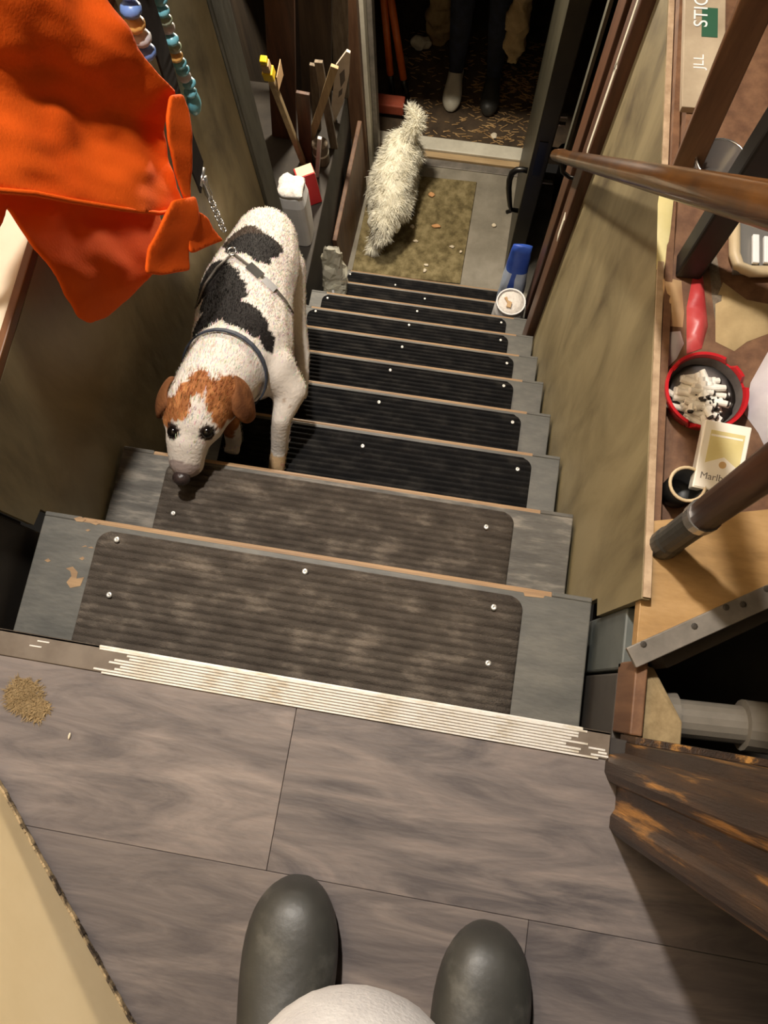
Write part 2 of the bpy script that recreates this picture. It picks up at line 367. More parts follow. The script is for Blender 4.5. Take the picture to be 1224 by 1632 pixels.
# ribbed mats screwed on the treads
ORD = ['first', 'second', 'third', 'fourth', 'fifth', 'sixth', 'seventh', 'eighth', 'ninth', 'tenth']
screw0 = None
for k in range(1, 11):
    xa, xb = {1: (-.333, .325), 2: (-.334, .320), 3: (-.31, .366), 4: (-.32, .354), 5: (-.33, .343), 6: (-.345, .352), 7: (-.374, .341), 8: (-.378, .340), 9: (-.374, .335), 10: (-.374, .33)}[k]
    yb = ty(k)-.013; ya = (ty(k-1)-.018) if k > 1 else -.012
    z = tz(k)+.0006; mb = MB(); rws = []; y = ya; pitch = .0122; j = 0
    prof = [(0, .0035), (.18, .0068), (.5, .0072), (.72, .0064), (.86, .0032)]
    while y < yb-.0005:
        for (a, h) in prof:
            yy = y+a*pitch
            if yy < yb: rws.append((yy, h))
        y += pitch
    rws.append((yb, .003)); R_ = .022; nx = 8
    vs = []; fs = []
    for (yy, h) in rws:
        ins = 0
        for e in (yb-yy,):
            if e < R_: ins = max(ins, R_-math.sqrt(max(0, R_*R_-(R_-e)**2)))
        xs = [xa+ins]+[xa+.004+ins+(xb-xa-.008-2*ins)*i/nx for i in range(nx+1)]+[xb-ins]
        for i, x in enumerate(xs):
            e = .0 if i in (0, len(xs)-1) else h
            vs.append(V((x, yy, z+e)))
    c = nx+3
    for i in range(len(rws)-1):
        for q in range(c-1): fs.append((i*c+q, i*c+q+1, (i+1)*c+q+1, (i+1)*c+q))
    mb.add(vs, fs)
    ma = thing('tread_mat', f"{'dusty grey-brown' if k < 3 else 'black'} ribbed carpet mat screwed to the {ORD[k-1]} stair tread from the landing", 'stair mat', ((xa+xb)/2, (ya+yb)/2, z), 'ribbed mats on the stair treads')
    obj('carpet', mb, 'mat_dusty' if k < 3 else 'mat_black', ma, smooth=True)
    sc = {1: [(186, 860), (486, 911), (787, 968), (174, 948), (778, 1057)], 2: [(276, 818), (775, 840)], 3: [(578, 711), (825, 748)], 4: [(604, 641), (817, 673)], 5: [(622, 590), (803, 615)], 6: [(641, 553), (808, 579)],
          7: [(503, 496), (652, 518), (798, 542)], 8: [(522, 475), (665, 496), (799, 514)], 9: [(545, 457), (677, 476)], 10: [(558, 437), (630, 454)]}[k]
    for (u, v) in sc:
        p = P(u, v, z=z+.0075)
        if screw0 is None: screw0 = obj('screw', MB().lathe([(.0046, -.001), (.0046, .0006), (.0036, .0016), (.0012, .0018), (.001, .0010)], p, 12), 'screw', ma, smooth=True)
        else: inst('screw', screw0, V((p.x, p.y, p.z-.001)), ma)
# side panels of the stairwell
def side(sx, y1, ztop, zend, name):
    x = sx*.431
    poly = [(.163, ztop), (y1, zend), (y1, -2.05), (.190, -.80), (.190, -.212), (.163, -.205)]
    o = obj(name, MB().prism([(x, a, b) for a, b in poly], (sx*.010, 0, 0)), 'olive'); return struct(o)
wr = side(1, 1.30, .008, -.155, 'wall_right')
wlf = side(-1, 1.27, -.022, -.022, 'wall_left')
obj('panel_edge', MB().prism([(.432, .165, .0085), (.432, 1.30, -.154), (.441, 1.30, -.154), (.441, .165, .0085)], (0, 0, .003)), 'plyedge', wr)
o = struct(obj('trim_2', MB().box(-.443, -.431, .165, 1.27, -.022, -.006), 'brownedge', bevel=.002))
# wall above the left panel
struct(obj('trim_12', MB().box(-.60, -.4435, .17, 1.27, -.05, -.010), 'cream', bevel=.003))
struct(obj('wall_back', MB().box(-.65, -.60, .02, 1.55, -.05, 2.3), 'cream'))
# posts that end the panels
struct(obj('trim_3', MB().box(-.515, -.425, 1.275, 1.375, -2.1, 2.3), 'postgrey', bevel=.006))
struct(obj('trim_4', MB().box(.405, .47, 1.305, 1.40, -2.1, 2.3), 'brown', bevel=.005))
# left and right beside the first tread
gap = struct(obj('trim_5', MB().box(-.56, -.47, -.015, .17, -.24, -.03).box(-.47, -.445, -.012, .16, -.34, -.09), 'riser', bevel=.003))
sg = sempty('trim_6', (.46, .09, -.4))
obj('stringer_block', MB().box(.437, .47, .083, .163, -.40, -.075), 'greyblue', sg, bevel=.003)
obj('stringer_block', MB().box(.437, .468, -.02, .079, -.40, -.09), 'darkstringer', sg, bevel=.003)
# lower room
lf = struct(obj('floor_lower', MB().box(-.95, .75, 1.75, 2.625, ZB-.05, ZB), 'concrete'))
sl = sempty('trim_7', (0, 2.67, ZB))
obj('sill_plate', MB().box(-.42, .34, 2.652, 2.725, ZB, ZB+.03), 'sill', sl, bevel=.004)
obj('sill_board', MB().box(-.42, .34, 2.618, 2.650, ZB, ZB+.018), 'sillwood', sl, bevel=.003)
obj('sill_step', MB().box(-.42, .34, 2.575, 2.616, ZB, ZB+.006), 'zinc', sl, bevel=.002)
gd = struct(obj('floor_outside', MB().box(-1.2, 1.2, 2.725, 4.6, ZB-.06, ZB-.01), 'dirt'))
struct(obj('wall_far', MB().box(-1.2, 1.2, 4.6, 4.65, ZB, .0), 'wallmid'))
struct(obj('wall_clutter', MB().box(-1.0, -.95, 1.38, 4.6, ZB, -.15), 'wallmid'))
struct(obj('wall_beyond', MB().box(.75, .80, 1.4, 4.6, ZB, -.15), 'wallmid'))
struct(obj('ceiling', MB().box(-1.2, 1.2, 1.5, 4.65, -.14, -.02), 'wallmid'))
struct(obj('shelf_base', MB().box(-.95, -.447, 1.378, 2.36, ZB, -1.72), 'riser', bevel=.004))
# brown door jamb on the left, with pale metal stop
jb = sempty('trim_8', (-.43, 2.5, ZB))
obj('jamb_board', MB().box(-.475, -.405, 2.47, 2.55, ZB, -.14), 'brown2', jb, bevel=.004)
obj('metal_stop', MB().box(-.404, -.385, 2.50, 2.56, ZB, -.14), 'sill', jb, bevel=.003)
obj('metal_stop', MB().box(-.384, -.362, 2.545, 2.60, ZB, -.14), 'zinc', jb, bevel=.003)
struct(obj('wall_shade_added', MB().box(-1.0, .80, 2.60, 2.66, -1.30, -.14), 'wallmid'))  # unseen header, added and hung low to keep lamplight off the ground beyond
lb = struct(obj('wall_low', MB().prism([(-.425, 1.86, ZB), (-.425, 1.86, -2.02), (-.40, 2.40, -1.92), (-.40, 2.40, ZB)], (-.02, 0, 0)), 'brown2', bevel=.003))
# door standing open on the right
dr = sempty('door_1', (.37, 2.0, ZB))
obj('leaf', MB().box(.333, .398, 2.00, 2.62, ZB+.01, -.16), 'door', dr, bevel=.004)
obj('edge_plate', MB().box(.350, .380, 1.997, 2.0, -1.62, -1.44), 'iron', dr)
h = [V((x, 2.05, z)) for x, z in ((.334, -1.665), (.315, -1.662), (.292, -1.668), (.276, -1.69), (.272, -1.73), (.276, -1.78), (.286, -1.84), (.296, -1.89), (.304, -1.915))]
hd = obj('pull_handle', MB().tube(h+[V((.334, 2.05, -1.918))], [.011, .011, .012, .0125, .0125, .012, .011, .010, .009, .010], 10), 'iron', dr, smooth=True)
obj('thumb_rest', MB().tube([h[-1]+V((.01, 0, -.002)), h[-1]+V((-.016, 0, -.022))], [.007, .009], 8), 'iron', hd, smooth=True)
kn = obj('door_knob', MB().lathe([(.012, 0), (.012, .03), (.026, .04), (.03, .055), (.02, .068), (.004, .07)], (0, 0, 0), 16), 'iron', dr, smooth=True)
kn.location = V((.398, 2.06, -1.55))-wloc(dr); kn.rotation_euler = (0, math.pi/2, 0)
obj('bolt', MB().box(.398, .44, 2.02, 2.035, -1.69, -1.683), 'steel', dr); obj('bolt', MB().box(.398, .425, 2.02, 2.035, -1.34, -1.333).box(.398, .425, 2.02, 2.035, -1.38, -1.373), 'steel', dr)
# black sheet for the dark gap beside the door, and brown boards
fr = sempty('trim_9', (.5, 1.8, ZB))
obj('frame_board', MB().box(.43, .47, 1.62, 1.74, ZB, -.14), 'brown', fr, bevel=.004)
obj('frame_board', MB().box(.52, .56, 1.40, 2.60, ZB, -.14), 'black', fr)  # the gap's shade put into a near-black sheet
obj('frame_slat', MB().box(.418, .428, 1.80, 1.84, -1.30, -.14), 'postgrey', fr)
obj('pale_streak', MB().box(.4035, .4055, 1.315, 1.335, -.66, -.40).box(.4035, .4055, 1.325, 1.34, -.42, -.22), 'sill', fr)  # pale upright streaks on the brown post
obj('pale_streak', MB().box(.4035, .4055, 1.32, 1.345, -1.02, -.92), 'sill', fr)
# ledge on the right of the stairwell, plywood patch, recess and door casing
ZL = -.06
obj('edge_trim', MB().prism([(.4425, .262, -.058), (.4425, 1.30, -.17), (.4525, 1.30, -.17), (.4525, .262, -.058)], (0, 0, .045)), 'brown2', wr)
struct(obj('wall_ledge', MB().box(.454, 1.05, .27, 1.45, -.10, ZL), 'brown2'))
pw = sempty('trim_10', (.55, .2, -.03))
a, b = V((.434, .098, 0)), V((.66, .243, 0))
obj('plywood_board', MB().prism([(.434, .100, -.006), (.80, .335, -.006), (.80, .36, -.006), (.434, .262, -.006)], (0, 0, -.02)), 'ply', pw, bevel=.001)
dd = (b-a).normalized(); nn = V((dd.y, -dd.x, 0))
mm = Matrix((dd, -nn, V((0, 0, 1)))).transposed().to_4x4(); mm.translation = V((.428, .092, 0))
obj('metal_strip', MB().box(0, .42, -.012, .013, -.006, .0015, mm), 'zinc', pw, bevel=.001)
for i, s_ in enumerate([.02, .085, .13, .15, .185, .235, .25]):
    p = mm @ V((s_, .004 if i % 2 else .009, .0012)); obj('nail_head', MB().lathe([(.004, 0), (.004, .001), (.002, .0018)], p, 8), 'riser', pw)
rc = sempty('trim_11', (.6, .05, -.4))
obj('recess_floor', MB().box(.47, 1.0, -.03, .40, -.40, -.385), 'riser', rc)
obj('recess_back', MB().prism([(.47, .11, -.39), (.85, .36, -.39), (.85, .36, -.03), (.47, .11, -.03)], (.01, -.02, 0)), 'riser', rc)
obj('wood_strip', MB().box(.437, .452, .005, .092, -.088, -.012), 'brown2', rc, bevel=.002)
obj('pale_block', MB().prism([(.452, .0, -.03), (.452, .09, -.03), (.468, .088, -.04), (.51, .03, -.05), (.51, .0, -.05)], (0, 0, -.06)), 'stick', rc, bevel=.002)
pp = [(.485, .035, -.10), (.515, .035, -.10), (.5155, .035, -.10), (.60, .04, -.10), (.601, .04, -.10), (.66, .042, -.10), (.80, .05, -.10)]
obj('pipe', MB().tube(pp, [.03, .032, .024, .024, .032, .033, .033], 18), 'greypipe', rc, smooth=False)
# worn door casing: moulded profile extruded upward, wall behind it
cs = sempty('wall_casing', (.6, -.06, 0))
prof = [(.413, -.020), (.409, -.028), (.409, -.040), (.414, -.049), (.424, -.053), (.4245, -.078), (.420, -.086), (.420, -.098), (.427, -.106), (.62, -.106), (.62, -.004), (.43, -.004), (.43, -.016)]
obj('casing', MB().prism([(x, y, .0005) for x, y in prof], (0, 0, 2.2)), 'casing', cs)
obj('casing_foot', MB().box(.432, .62, -.0035, .004, -.03, .03), 'casing', cs)
obj('wall_panel', MB().box(.4305, 1.2, -.30, -.1065, .0005, 2.2), 'black', cs) if False else None
obj('wall_panel', MB().box(.62, 1.3, -.1, -.02, .0005, 2.2), 'black', cs)
# cream door leaf, half open on the left of the landing
dl = sempty('door_2', (-.2, -.28, 0))
A, B = V((-.285, -.155, 0)), V((.06, -.5, 0)); dd = (B-A).normalized(); nn = V((-dd.y, dd.x, 0))
if nn.x < 0: nn = -nn
mm = Matrix((dd, -nn, V((0, 0, 1)))).transposed().to_4x4(); mm.translation = A+dd*-.35
mm2 = mm
obj('leaf', MB().box(0, .84, 0, .035, .012, 2.0, mm), 'yellowcream', dl, bevel=.002)
mb = MB()
for i in range(150):
    a = .84*i/150; mb.box(a, a+.0054, -.0012-.0018*abs(noise.noise(V((i*.35, 0, 0)))), .03, .006, .0125+.003*noise.noise(V((i*.5, 3, 0))), mm)
obj('chipped_edge', mb, 'chip', dl)
# ================================================================== beagle on the stairs
rump = P(424, 385, z=-.715); midb = P(393, 475, z=-.580); chest = P(386, 562, z=-.490)
neck1 = P(356, 595, z=-.415); skull = P(317, 648, z=-.345); muz1 = P(300, 698, z=-.352); muz2 = P(297, 735, z=-.378); nose_ = P(292, 755, z=-.376)
fpaw = V((-.172, .445, tz(3)+.029)); felb = P(464, 622, z=-.50); fsh = P(432, 590, z=-.475)
hpaw = V((-.198, .70, tz(4)+.029)); hhock = P(480, 562, z=-.80); hknee = P(462, 505, z=-.76); hhip = P(448, 430, z=-.735)
fp2 = V((-.275, .47, tz(3)+.029)); hp2 = V((-.335, .875, tz(5)+.029))
ctr = [(rump, .078), (P(414, 425, z=-.655), .094), (midb, .102), (chest, .104), (neck1, .076), (skull, .060)]
segs = [ctr,
        [(fsh, .052), (felb, .033), (fpaw+V((.012, .055, .10)), .021), (fpaw+V((.003, .012, .02)), .019), (fpaw+V((0, -.012, .002)), .018)],
        [(P(335, 585, z=-.49), .05), (V((-.265, .58, -.53)), .03), (fp2+V((0, .03, .07)), .021), (fp2, .019)],
        [(hhip, .062), (hknee, .040), (hhock, .022), (hpaw+V((0, .02, .03)), .018), (hpaw+V((0, -.012, .002)), .017)],
        [(P(380, 430, z=-.73), .058), (V((-.34, .86, -.84)), .040), (V((-.335, .94, -.96)), .023), (hp2+V((0, .02, .03)), .018), (hp2, .018)],
        [(rump+V((-.01, .05, .0)), .03), (rump+V((-.02, .09, -.04)), .018), (rump+V((-.02, .11, -.11)), .014), (rump+V((-.02, .11, -.18)), .009)],
        [(skull+V((0, -.02, .0)), .055), (muz1, .040), (muz2, .032), (nose_+V((0, .012, -.004)), .021)]]
ax = (nose_-skull).normalized(); sd = V((math.cos(.10), math.sin(.10), 0)); sd = (sd-ax*sd.dot(ax)).normalized()
upv = sd.cross(ax).normalized()
if upv.z < 0: upv = -upv
brow = [(skull+ax*.034+sd*s*.032+upv*.020, (.022, .021, .018)) for s in (-1, 1)]
cheek = [(muz2+sd*s*.012-upv*.010, (.019, .026, .020)) for s in (-1, 1)]
toes = [(p+V((dx, -.022, -.004)), (.008, .012, .009)) for p in (fpaw, hpaw, fp2) for dx in (-.011, 0, .011)]
bm_ = organic(segs, brow+cheek+toes+[(chest+V((0, .02, -.04)), (.095, .10, .10)), (midb+V((0, .04, -.02)), (.095, .12, .090))], .0065, 7)
bm_.v = [V((max(p.x, -.4285), p.y, p.z)) for p in bm_.v]
from mathutils.bvhtree import BVHTree
tree = BVHTree.FromPolygons(bm_.v, bm_.f)
def on(u, v, lift=0):
    """where the line of sight through (u, v) meets the dog's skin"""
    q = P(u, v, z=0); d = (q-CAM).normalized(); h_, n_, *_ = tree.ray_cast(CAM, d)
    return h_+n_*lift if h_ else P(u, v, z=-.5)
dog = thing('beagle', 'white, black and tan hound climbing the stairs with lowered head, wearing a harness', 'dog', V((-.24, .65, tz(4))))
body = obj('body', bm_, 'beagle', dog, smooth=True)
bs = V(body.location)+V(dog.location)
WHT, BLK, TAN, DTAN = (232, 222, 211), (26, 21, 19), (164, 104, 60), (112, 70, 42)
eyes_ = [on(274, 688), on(331, 690)]
pat = [(on(400, 388), .058, BLK), (on(384, 376), .052, (62, 47, 36)), (on(420, 382), .046, (40, 31, 26)), (on(428, 395), .026, (34, 27, 23)), (on(415, 410), .026, BLK), (on(350, 470), .058, BLK), (on(382, 500), .042, BLK),
       (on(405, 520), .034, BLK), (on(425, 542), .024, BLK), (on(328, 450), .06, BLK), (on(356, 440), .034, BLK), (on(332, 505), .040, BLK), (on(318, 520), .03, BLK)]
tans = [(on(285, 648), .026), (on(350, 640), .028), (on(300, 625), .028), (on(340, 612), .026), (on(372, 640), .034), (on(365, 620), .026), (on(266, 650), .022), (on(320, 605), .024), (on(375, 670), .024), (on(262, 668), .014), (on(354, 668), .020), (on(360, 690), .016)]
blaze = [(on(312, 640), .012), (on(314, 655), .012), (on(310, 668), .014), (on(302, 685), .018), (on(340, 600), .010)]
def dogcol(p):
    n = noise.noise(p*22)*.010+noise.noise(p*70)*.005
    for c, r, col in pat:
        if (p-c).length < r+n: return col
    de = min((p-c).length for c in eyes_)
    if de < .0155+n*.2: return (48, 34, 28)
    if (p-nose_).length < .030+n: return (168, 152, 146)
    if min((p-c).length-r for c, r in blaze) < n*.4: return WHT
    if min((p-c).length-r for c, r in tans) < n*.6: return TAN if noise.noise(p*60) < .2 else (196, 132, 80)
    if (p-fpaw).length < .03: return (206, 172, 130)
    if p.y > .48 and noise.noise(p*95) > .62: return (190, 168, 150)
    return WHT
colour(body, dogcol, bs)
def flowd(p): return (rump-chest).normalized()*1.2 if p.y > .5 else -ax*1.1
fb, src = fur(bm_, 30000, .010, .0006, flowd, .25, .20, seed=4, filt=lambda p: (p-nose_).length > .05)
fb.v = [V((max(p.x, -.4295), p.y, p.z)) for p in fb.v]
fo = stuff(obj('fur', fb, 'beaglefur', dog))
ca = fo.data.color_attributes.new('col', 'FLOAT_COLOR', 'POINT'); rnd = random.Random(5)
for i, p in enumerate(src):
    if i % 5 == 0: cc = [x*rnd.uniform(.86, 1.06) for x in dogcol(p)]; cc = (*srgb([min(255, x) for x in cc]), 1)
    ca.data[i].color = cc
for s, (eu, ev) in ((-1, (274, 688)), (1, (331, 690))):
    e = on(eu, ev, -.004)
    eo = obj('eye', MB().ball(e, .0115, 14, 10), 'dkeye', dog, smooth=True)
    root = on(*((274, 622) if s < 0 else (366, 618)), -.004)
    def ear(a, b, s=s, root=root):
        return root+sd*s*(.030*math.sin(min(1, a)*1.9)+.002)-upv*(.075*a**1.3)+ax*((b*.068*math.sin(math.pi*min(1, .28+a*.62)))+.036*a)+sd*s*.010*math.cos(b*3)
    vs = []; fs = []
    for i in range(9):
        for j in range(7): vs.append(ear(i/8, (j-3)/6))
    for i in range(8):
        for j in range(6): fs.append((i*7+j, i*7+j+1, (i+1)*7+j+1, (i+1)*7+j))
    eo = obj('ear', MB().add(vs, fs), 'beagle', dog, smooth=True, solid=.006, sub=1)
    colour(eo, lambda p: (132, 84, 50) if noise.noise(p*50) < .1 else (104, 64, 38), V(eo.location)+V(dog.location))
obj('nose', MB().ball(nose_+ax*.008+upv*.006, (.0165, .013, .013), 14, 10), 'dnose', dog, smooth=True)
# collar and harness bands
def band(c, d, r1, r2, wid, m, name, t=.003, upx=None):
    d = d.normalized(); a = d.cross(V((0, 0, 1))).normalized(); b = a.cross(d); vs = []; fs = []; n = 28
    for (rr, o_) in ((0, -1), (t, -1), (t, 1), (0, 1)):
        for k in range(n):
            q = 2*math.pi*k/n; vs.append(c+a*math.cos(q)*(r1+rr)+b*math.sin(q)*(r2+rr)+d*o_*wid/2)
    for i in range(4):
        for k in range(n): fs.append((i*n+k, i*n+(k+1) % n, ((i+1) % 4)*n+(k+1) % n, ((i+1) % 4)*n+k))
    return obj(name, MB().add(vs, fs), m, dog, smooth=False)
nc = neck1*.92+chest*.08
band(nc, neck1-chest, .0815, .0815, .012, 'collar', 'collar')
def chain(name, a, b, parent, n, r=.004, t=.0011, sag=0):
    mb = MB()
    for i in range(n):
        f = (i+.5)/n; c = V(a)+(V(b)-V(a))*f+V((0, 0, -sag*4*f*(1-f))); d = (V(b)-V(a)).normalized(); s1 = d.orthogonal().normalized(); s2 = d.cross(s1)
        s_ = s1 if i % 2 else s2; L = (V(b)-V(a)).length/n*.72
        mb.tube([c+d*L*math.cos(q)+s_*r*math.sin(q) for q in [k*math.pi/5 for k in range(11)]], t, 6)
    return obj(name, mb, 'chrome', parent, smooth=True)
h2 = on(372, 408, .006)
hn = obj('harness', MB().tube([on(312, 492, .003), on(330, 455, .005), on(348, 430, .005), h2], .0030, 8).tube([h2, on(390, 420, .004), on(405, 432, .004), on(432, 458, .004), on(452, 480, .003), on(466, 500, .001)], .0040, 8, flat=.6), 'zinc', dog, smooth=True)
obj('buckle', MB().bar(on(396, 427, .006), on(415, 445, .006), .018, .005).bar(on(419, 449, .006), on(436, 465, .006), .014, .005), 'steel', hn)
obj('ring', MB().tube([h2+V((.009*math.cos(k*.63), .009*math.sin(k*.63), .008)) for k in range(11)], .0016, 6), 'steel', hn, smooth=True)
# leash with clip and chain
ls = thing('leash', 'black webbing leash with a chrome clip and short chain hanging on the left wall', 'leash', P(328, 295, x=-.395))
s0, s1 = P(208, -60, x=-.405), P(322, 283, x=-.395)
mb = MB(); prev = None; n = 14
vs = []; fs = []
for i in range(n+1):
    f = i/n; c = s0.lerp(s1, f)+V((.004*math.sin(f*6), 0, 0)); wd = .032
    for (dy, dx) in ((-wd, -.002), (wd, -.002), (wd, .002), (-wd, .002)): vs.append(c+V((dx, dy*.82, dy*.45)))
for i in range(n):
    for k in range(4): fs.append((i*4+k, i*4+(k+1) % 4, i*4+4+(k+1) % 4, i*4+4+k))
fs += [(3, 2, 1, 0), (n*4, n*4+1, n*4+2, n*4+3)]
obj('strap', MB().add(vs, fs), 'strap', ls)
e1 = P(336, 318, x=-.385); e2 = P(357, 368, x=-.345)
cl = obj('clip', MB().tube([s1, s1.lerp(e1, .35), s1.lerp(e1, .75), e1], [.010, .007, .008, .005], 10).tube([s1+V((-.0, -.018, -.004)), s1+V((0, .018, .006))], .005, 8), 'chrome', ls, smooth=True)
chain('chain', e1, e2, ls, 7, .007, .0018)
# strings of beads
def beads(label, pts, cols, r, drop=None):
    t = thing('bead_string', label, 'beads', pts[-1], 'bead strings on the left wall'); src = {}
    obj('cord', MB().tube(pts, .0012, 6), 'strap', t)
    L = [0]
    for a, b in zip(pts, pts[1:]): L.append(L[-1]+(b-a).length)
    n = int(L[-1]/(r*1.45)); rn = random.Random(len(cols))
    for i in range(n):
        d = (i+.5)/n*L[-1]; j = max(k for k in range(len(L)-1) if L[k] <= d); p = pts[j].lerp(pts[j+1], (d-L[j])/(L[j+1]-L[j]))
        c = cols[i % len(cols)]; p = p+V((rn.uniform(0, .004), rn.uniform(-.003, .003), 0))
        if c not in src: src[c] = obj('bead', MB().ball(p, (r*1.15, r*1.15, r*.8), 10, 7), c, t, smooth=True); src[c+'_p'] = p
        else: inst('bead', src[c], p-V((0, 0, r*.8)), t)
    if drop: obj('pendant', MB().ball(pts[-1]+V((0, .0, -.022)), (.013, .02, .026), 12, 8), drop, t, smooth=True)
beads('turquoise and amber bead string ending in a large turquoise drop, right of the black strap', [P(u, v, x=-.41) for u, v in ((238, -40), (258, 20), (278, 85), (296, 130), (304, 150))], ['turq', 'bwht', 'turq', 'turq', 'bgrn', 'bwht', 'turq', 'bgrn', 'byel', 'turq'], .0115, 'turq')
beads('blue, amber and white bead string partly tucked behind the orange jacket', [P(u, v, x=-.40) for u, v in ((196, -30), (206, 10), (216, 45), (226, 70), (234, 95))], ['bblue', 'bblue', 'byel', 'bwht', 'bblue', 'bblue'], .015)
# ================================================================== orange jacket hanging on the left
JX = -.300
def jx(z): return max(-.415, JX-.15*(z+.2))
def yz(u, v, x=JX):
    for _ in range(8): p = P(u, v, x=x); x = x*.4+.6*jx(p.z)
    return (p.y, p.z)
jk = thing('jacket', 'bright orange work jacket hanging over the left edge of the stairwell', 'jacket', V((JX, .6, -.2)))
def fold(a, b, s=0.0):
    q = V((a*4.2+b*2.0+s, b*1.6-s, s)); return .024*noise.noise(q)+.013*math.sin((a*1.0+b*.62+s)*24)+.010*noise.noise(V((a*14, b*9, s)))+.007*noise.noise(V((a*34+b*20, b*16, s)))-.022
lay = [('body', [(-60, -160), (150, -170), (180, 0), (214, 72), (250, 118), (282, 146), (288, 185), (292, 250), (298, 300), (309, 335), (262, 345), (200, 338), (120, 325), (60, 312), (0, 307), (-120, 300)], 0.0, .0),
       ('lining', [(-40, 250), (34, 308), (52, 345), (70, 382), (86, 362), (98, 340), (112, 372), (122, 402), (145, 440), (168, 482), (190, 515), (214, 526), (236, 516), (262, 478), (292, 438), (312, 424), (326, 400), (330, 300), (250, 270)], -.048, 1.7),
       ('sleeve', [(262, 150), (283, 148), (293, 180), (297, 240), (304, 318), (296, 322), (276, 270), (262, 225), (256, 190)], .012, .9),
       ('pocket_flap', [(240, 395), (258, 345), (270, 318), (308, 312), (314, 350), (304, 400), (308, 432), (262, 440), (238, 437)], .004, 2.6),
       ('cuff', [(296, 335), (318, 338), (330, 345), (340, 362), (357, 384), (334, 394), (314, 402), (302, 404)], .012, 3.3)]
for nm, pl, dx, s in lay:
    poly = [yz(u, v) for u, v in pl]
    amp = {'body': 1, 'lining': .8, 'sleeve': .35, 'pocket_flap': .3, 'cuff': .35}[nm]
    mb = sheet(poly, .011, lambda a, b: (jx(b)+dx+fold(a, b, s)*amp, a, b))
    obj(nm, mb, 'orange', jk, smooth=True, solid=.006, sub=1)
obj('button', MB().ball(V((jx(yz(281, 190)[1])+.006, *yz(281, 190))), (.004, .009, .009), 12, 8), 'kraft', jk, smooth=True)
hem = [V((jx(yz(u, v)[1])+.004+fold(*yz(u, v)), *yz(u, v))) for u, v in ((-120, 298), (0, 304), (60, 309), (120, 321), (200, 334), (262, 341), (305, 333))]
obj('hem', MB().tube(hem, .0035, 8), 'orange', jk, smooth=True)
# ================================================================== white dog below
wc = P(624, 285, z=-2.15); wr_ = P(642, 232, z=-2.12); wch = P(622, 325, z=-2.17); wh = P(612, 352, z=-2.195); wn = P(609, 376, z=-2.235)
wf1 = V((-.305, 2.075, ZB+.038)); wf2 = P(650, 318, z=ZB+.038); wb1 = P(655, 285, z=ZB+.038); wb2 = P(600, 330, z=ZB+.038); wb2.x -= .01
segs = [[(wr_, .075), (wc, .083), (wch, .07), (wh, .048), (wn, .026)], [(wch+V((-.045, 0, -.03)), .04), (wf1+V((.02, .05, .09)), .026), (wf1, .024), (wf1+V((0, -.02, 0)), .022)],
        [(wch+V((.05, 0, -.03)), .04), (wf2+V((0, .02, .09)), .026), (wf2, .024)], [(wr_+V((.045, 0, -.03)), .045), (wb1+V((0, .05, .09)), .028), (wb1, .024)], [(wr_+V((-.045, 0, -.03)), .045), (wb2+V((0, .05, .09)), .028), (wb2, .024)]]
tl = [P(645, 226, z=-2.08), P(652, 210, z=-2.03), P(662, 203, z=-2.0), P(666, 190, z=-1.97), P(655, 172, z=-1.95)]
segs.append([(tl[0], .026), (tl[1], .022), (tl[2], .024), (tl[3], .024), (tl[4], .012)])
wb = organic(segs, [], .008, 4).jitter(.010, 26, 3).jitter(.005, 70, 5)
wd = thing('small_dog', 'small shaggy cream-white dog sniffing the doormat below the stairs, tail raised', 'dog', V((wc.x, wc.y, ZB)))
obj('body', wb, 'wfur', wd, smooth=True)
def wflow(p): return V((0, -.35, -.75)) if p.z < -2.02 or p.y < 2.4 else V((0, .2, -.1))
f2, _ = fur(wb, 42000, .038, .0010, wflow, .5, .35, seed=9)
stuff(obj('fur', f2, 'wfur', wd))
wa = (wn-wh).normalized(); wsd = wa.cross(V((0, 0, 1))).normalized()
for s in (-1, 1):
    obj('eye', MB().ball(wh+wa*.045+wsd*s*.022+V((0, -.012, .034)), .008, 10, 7), 'dkeye', wd, smooth=True)
    eb = organic([[(wh+wsd*s*.045+V((0, .01, .02)), .018), (wh+wsd*s*.062+V((0, -.005, -.02)), .020), (wh+wsd*s*.060+V((0, -.01, -.05)), .012)]], [], .006, 3)
    obj('ear', eb, 'wfur', wd, smooth=True)
obj('nose', MB().ball(wn+wa*.024, (.013, .011, .010), 12, 8), 'dnose', wd, smooth=True)
# ================================================================== person in the doorway below
pf = P(752, 150, z=ZB); px, py = pf.x, 3.10
def figure(x, y, zf, h, face, arms, knee=0.0, belly=None, dx=.10, feet=None):
    f = V((math.sin(face), math.cos(face), 0)); r = V((f.y, -f.x, 0)); B_ = V((x, y, zf)); k = h/1.72
    def q(a, b, c): return B_+r*a*k+f*b*k+V((0, 0, c*k))
    sg = [[(q(0, 0, .93), .135*k), (q(0, .0, 1.10), .125*k), (q(0, 0, 1.30), .135*k), (q(0, -.01, 1.42), .08*k), (q(0, 0, 1.50), .052*k), (q(0, .03, 1.60), .078*k), (q(0, .03, 1.64), .082*k)]]
    for i, s in enumerate((-1, 1)):
        ft = feet[i] if feet else q(s*dx, 0, .07)
        hp = q(s*.085, 0, .90); kn = hp.lerp(ft, .52)+f*(.03+knee)*k
        sg.append([(hp, .085*k), (kn, .058*k), (kn.lerp(ft, .45)-f*.01*k, .052*k), (ft, .040*k)])
        sg.append([(q(s*.17, -.01, 1.38), .055*k)]+[(q(s*a, b, c), rr*k) for a, b, c, rr in arms])
    return sg, q
arms = [(.23, -.02, 1.12, .040), (.22, .06, .90, .032), (.21, .10, .82, .026)]
sg, q = figure(px, py, ZB, 1.66, math.pi, arms)
pm = organic(sg, [], .014, 4)
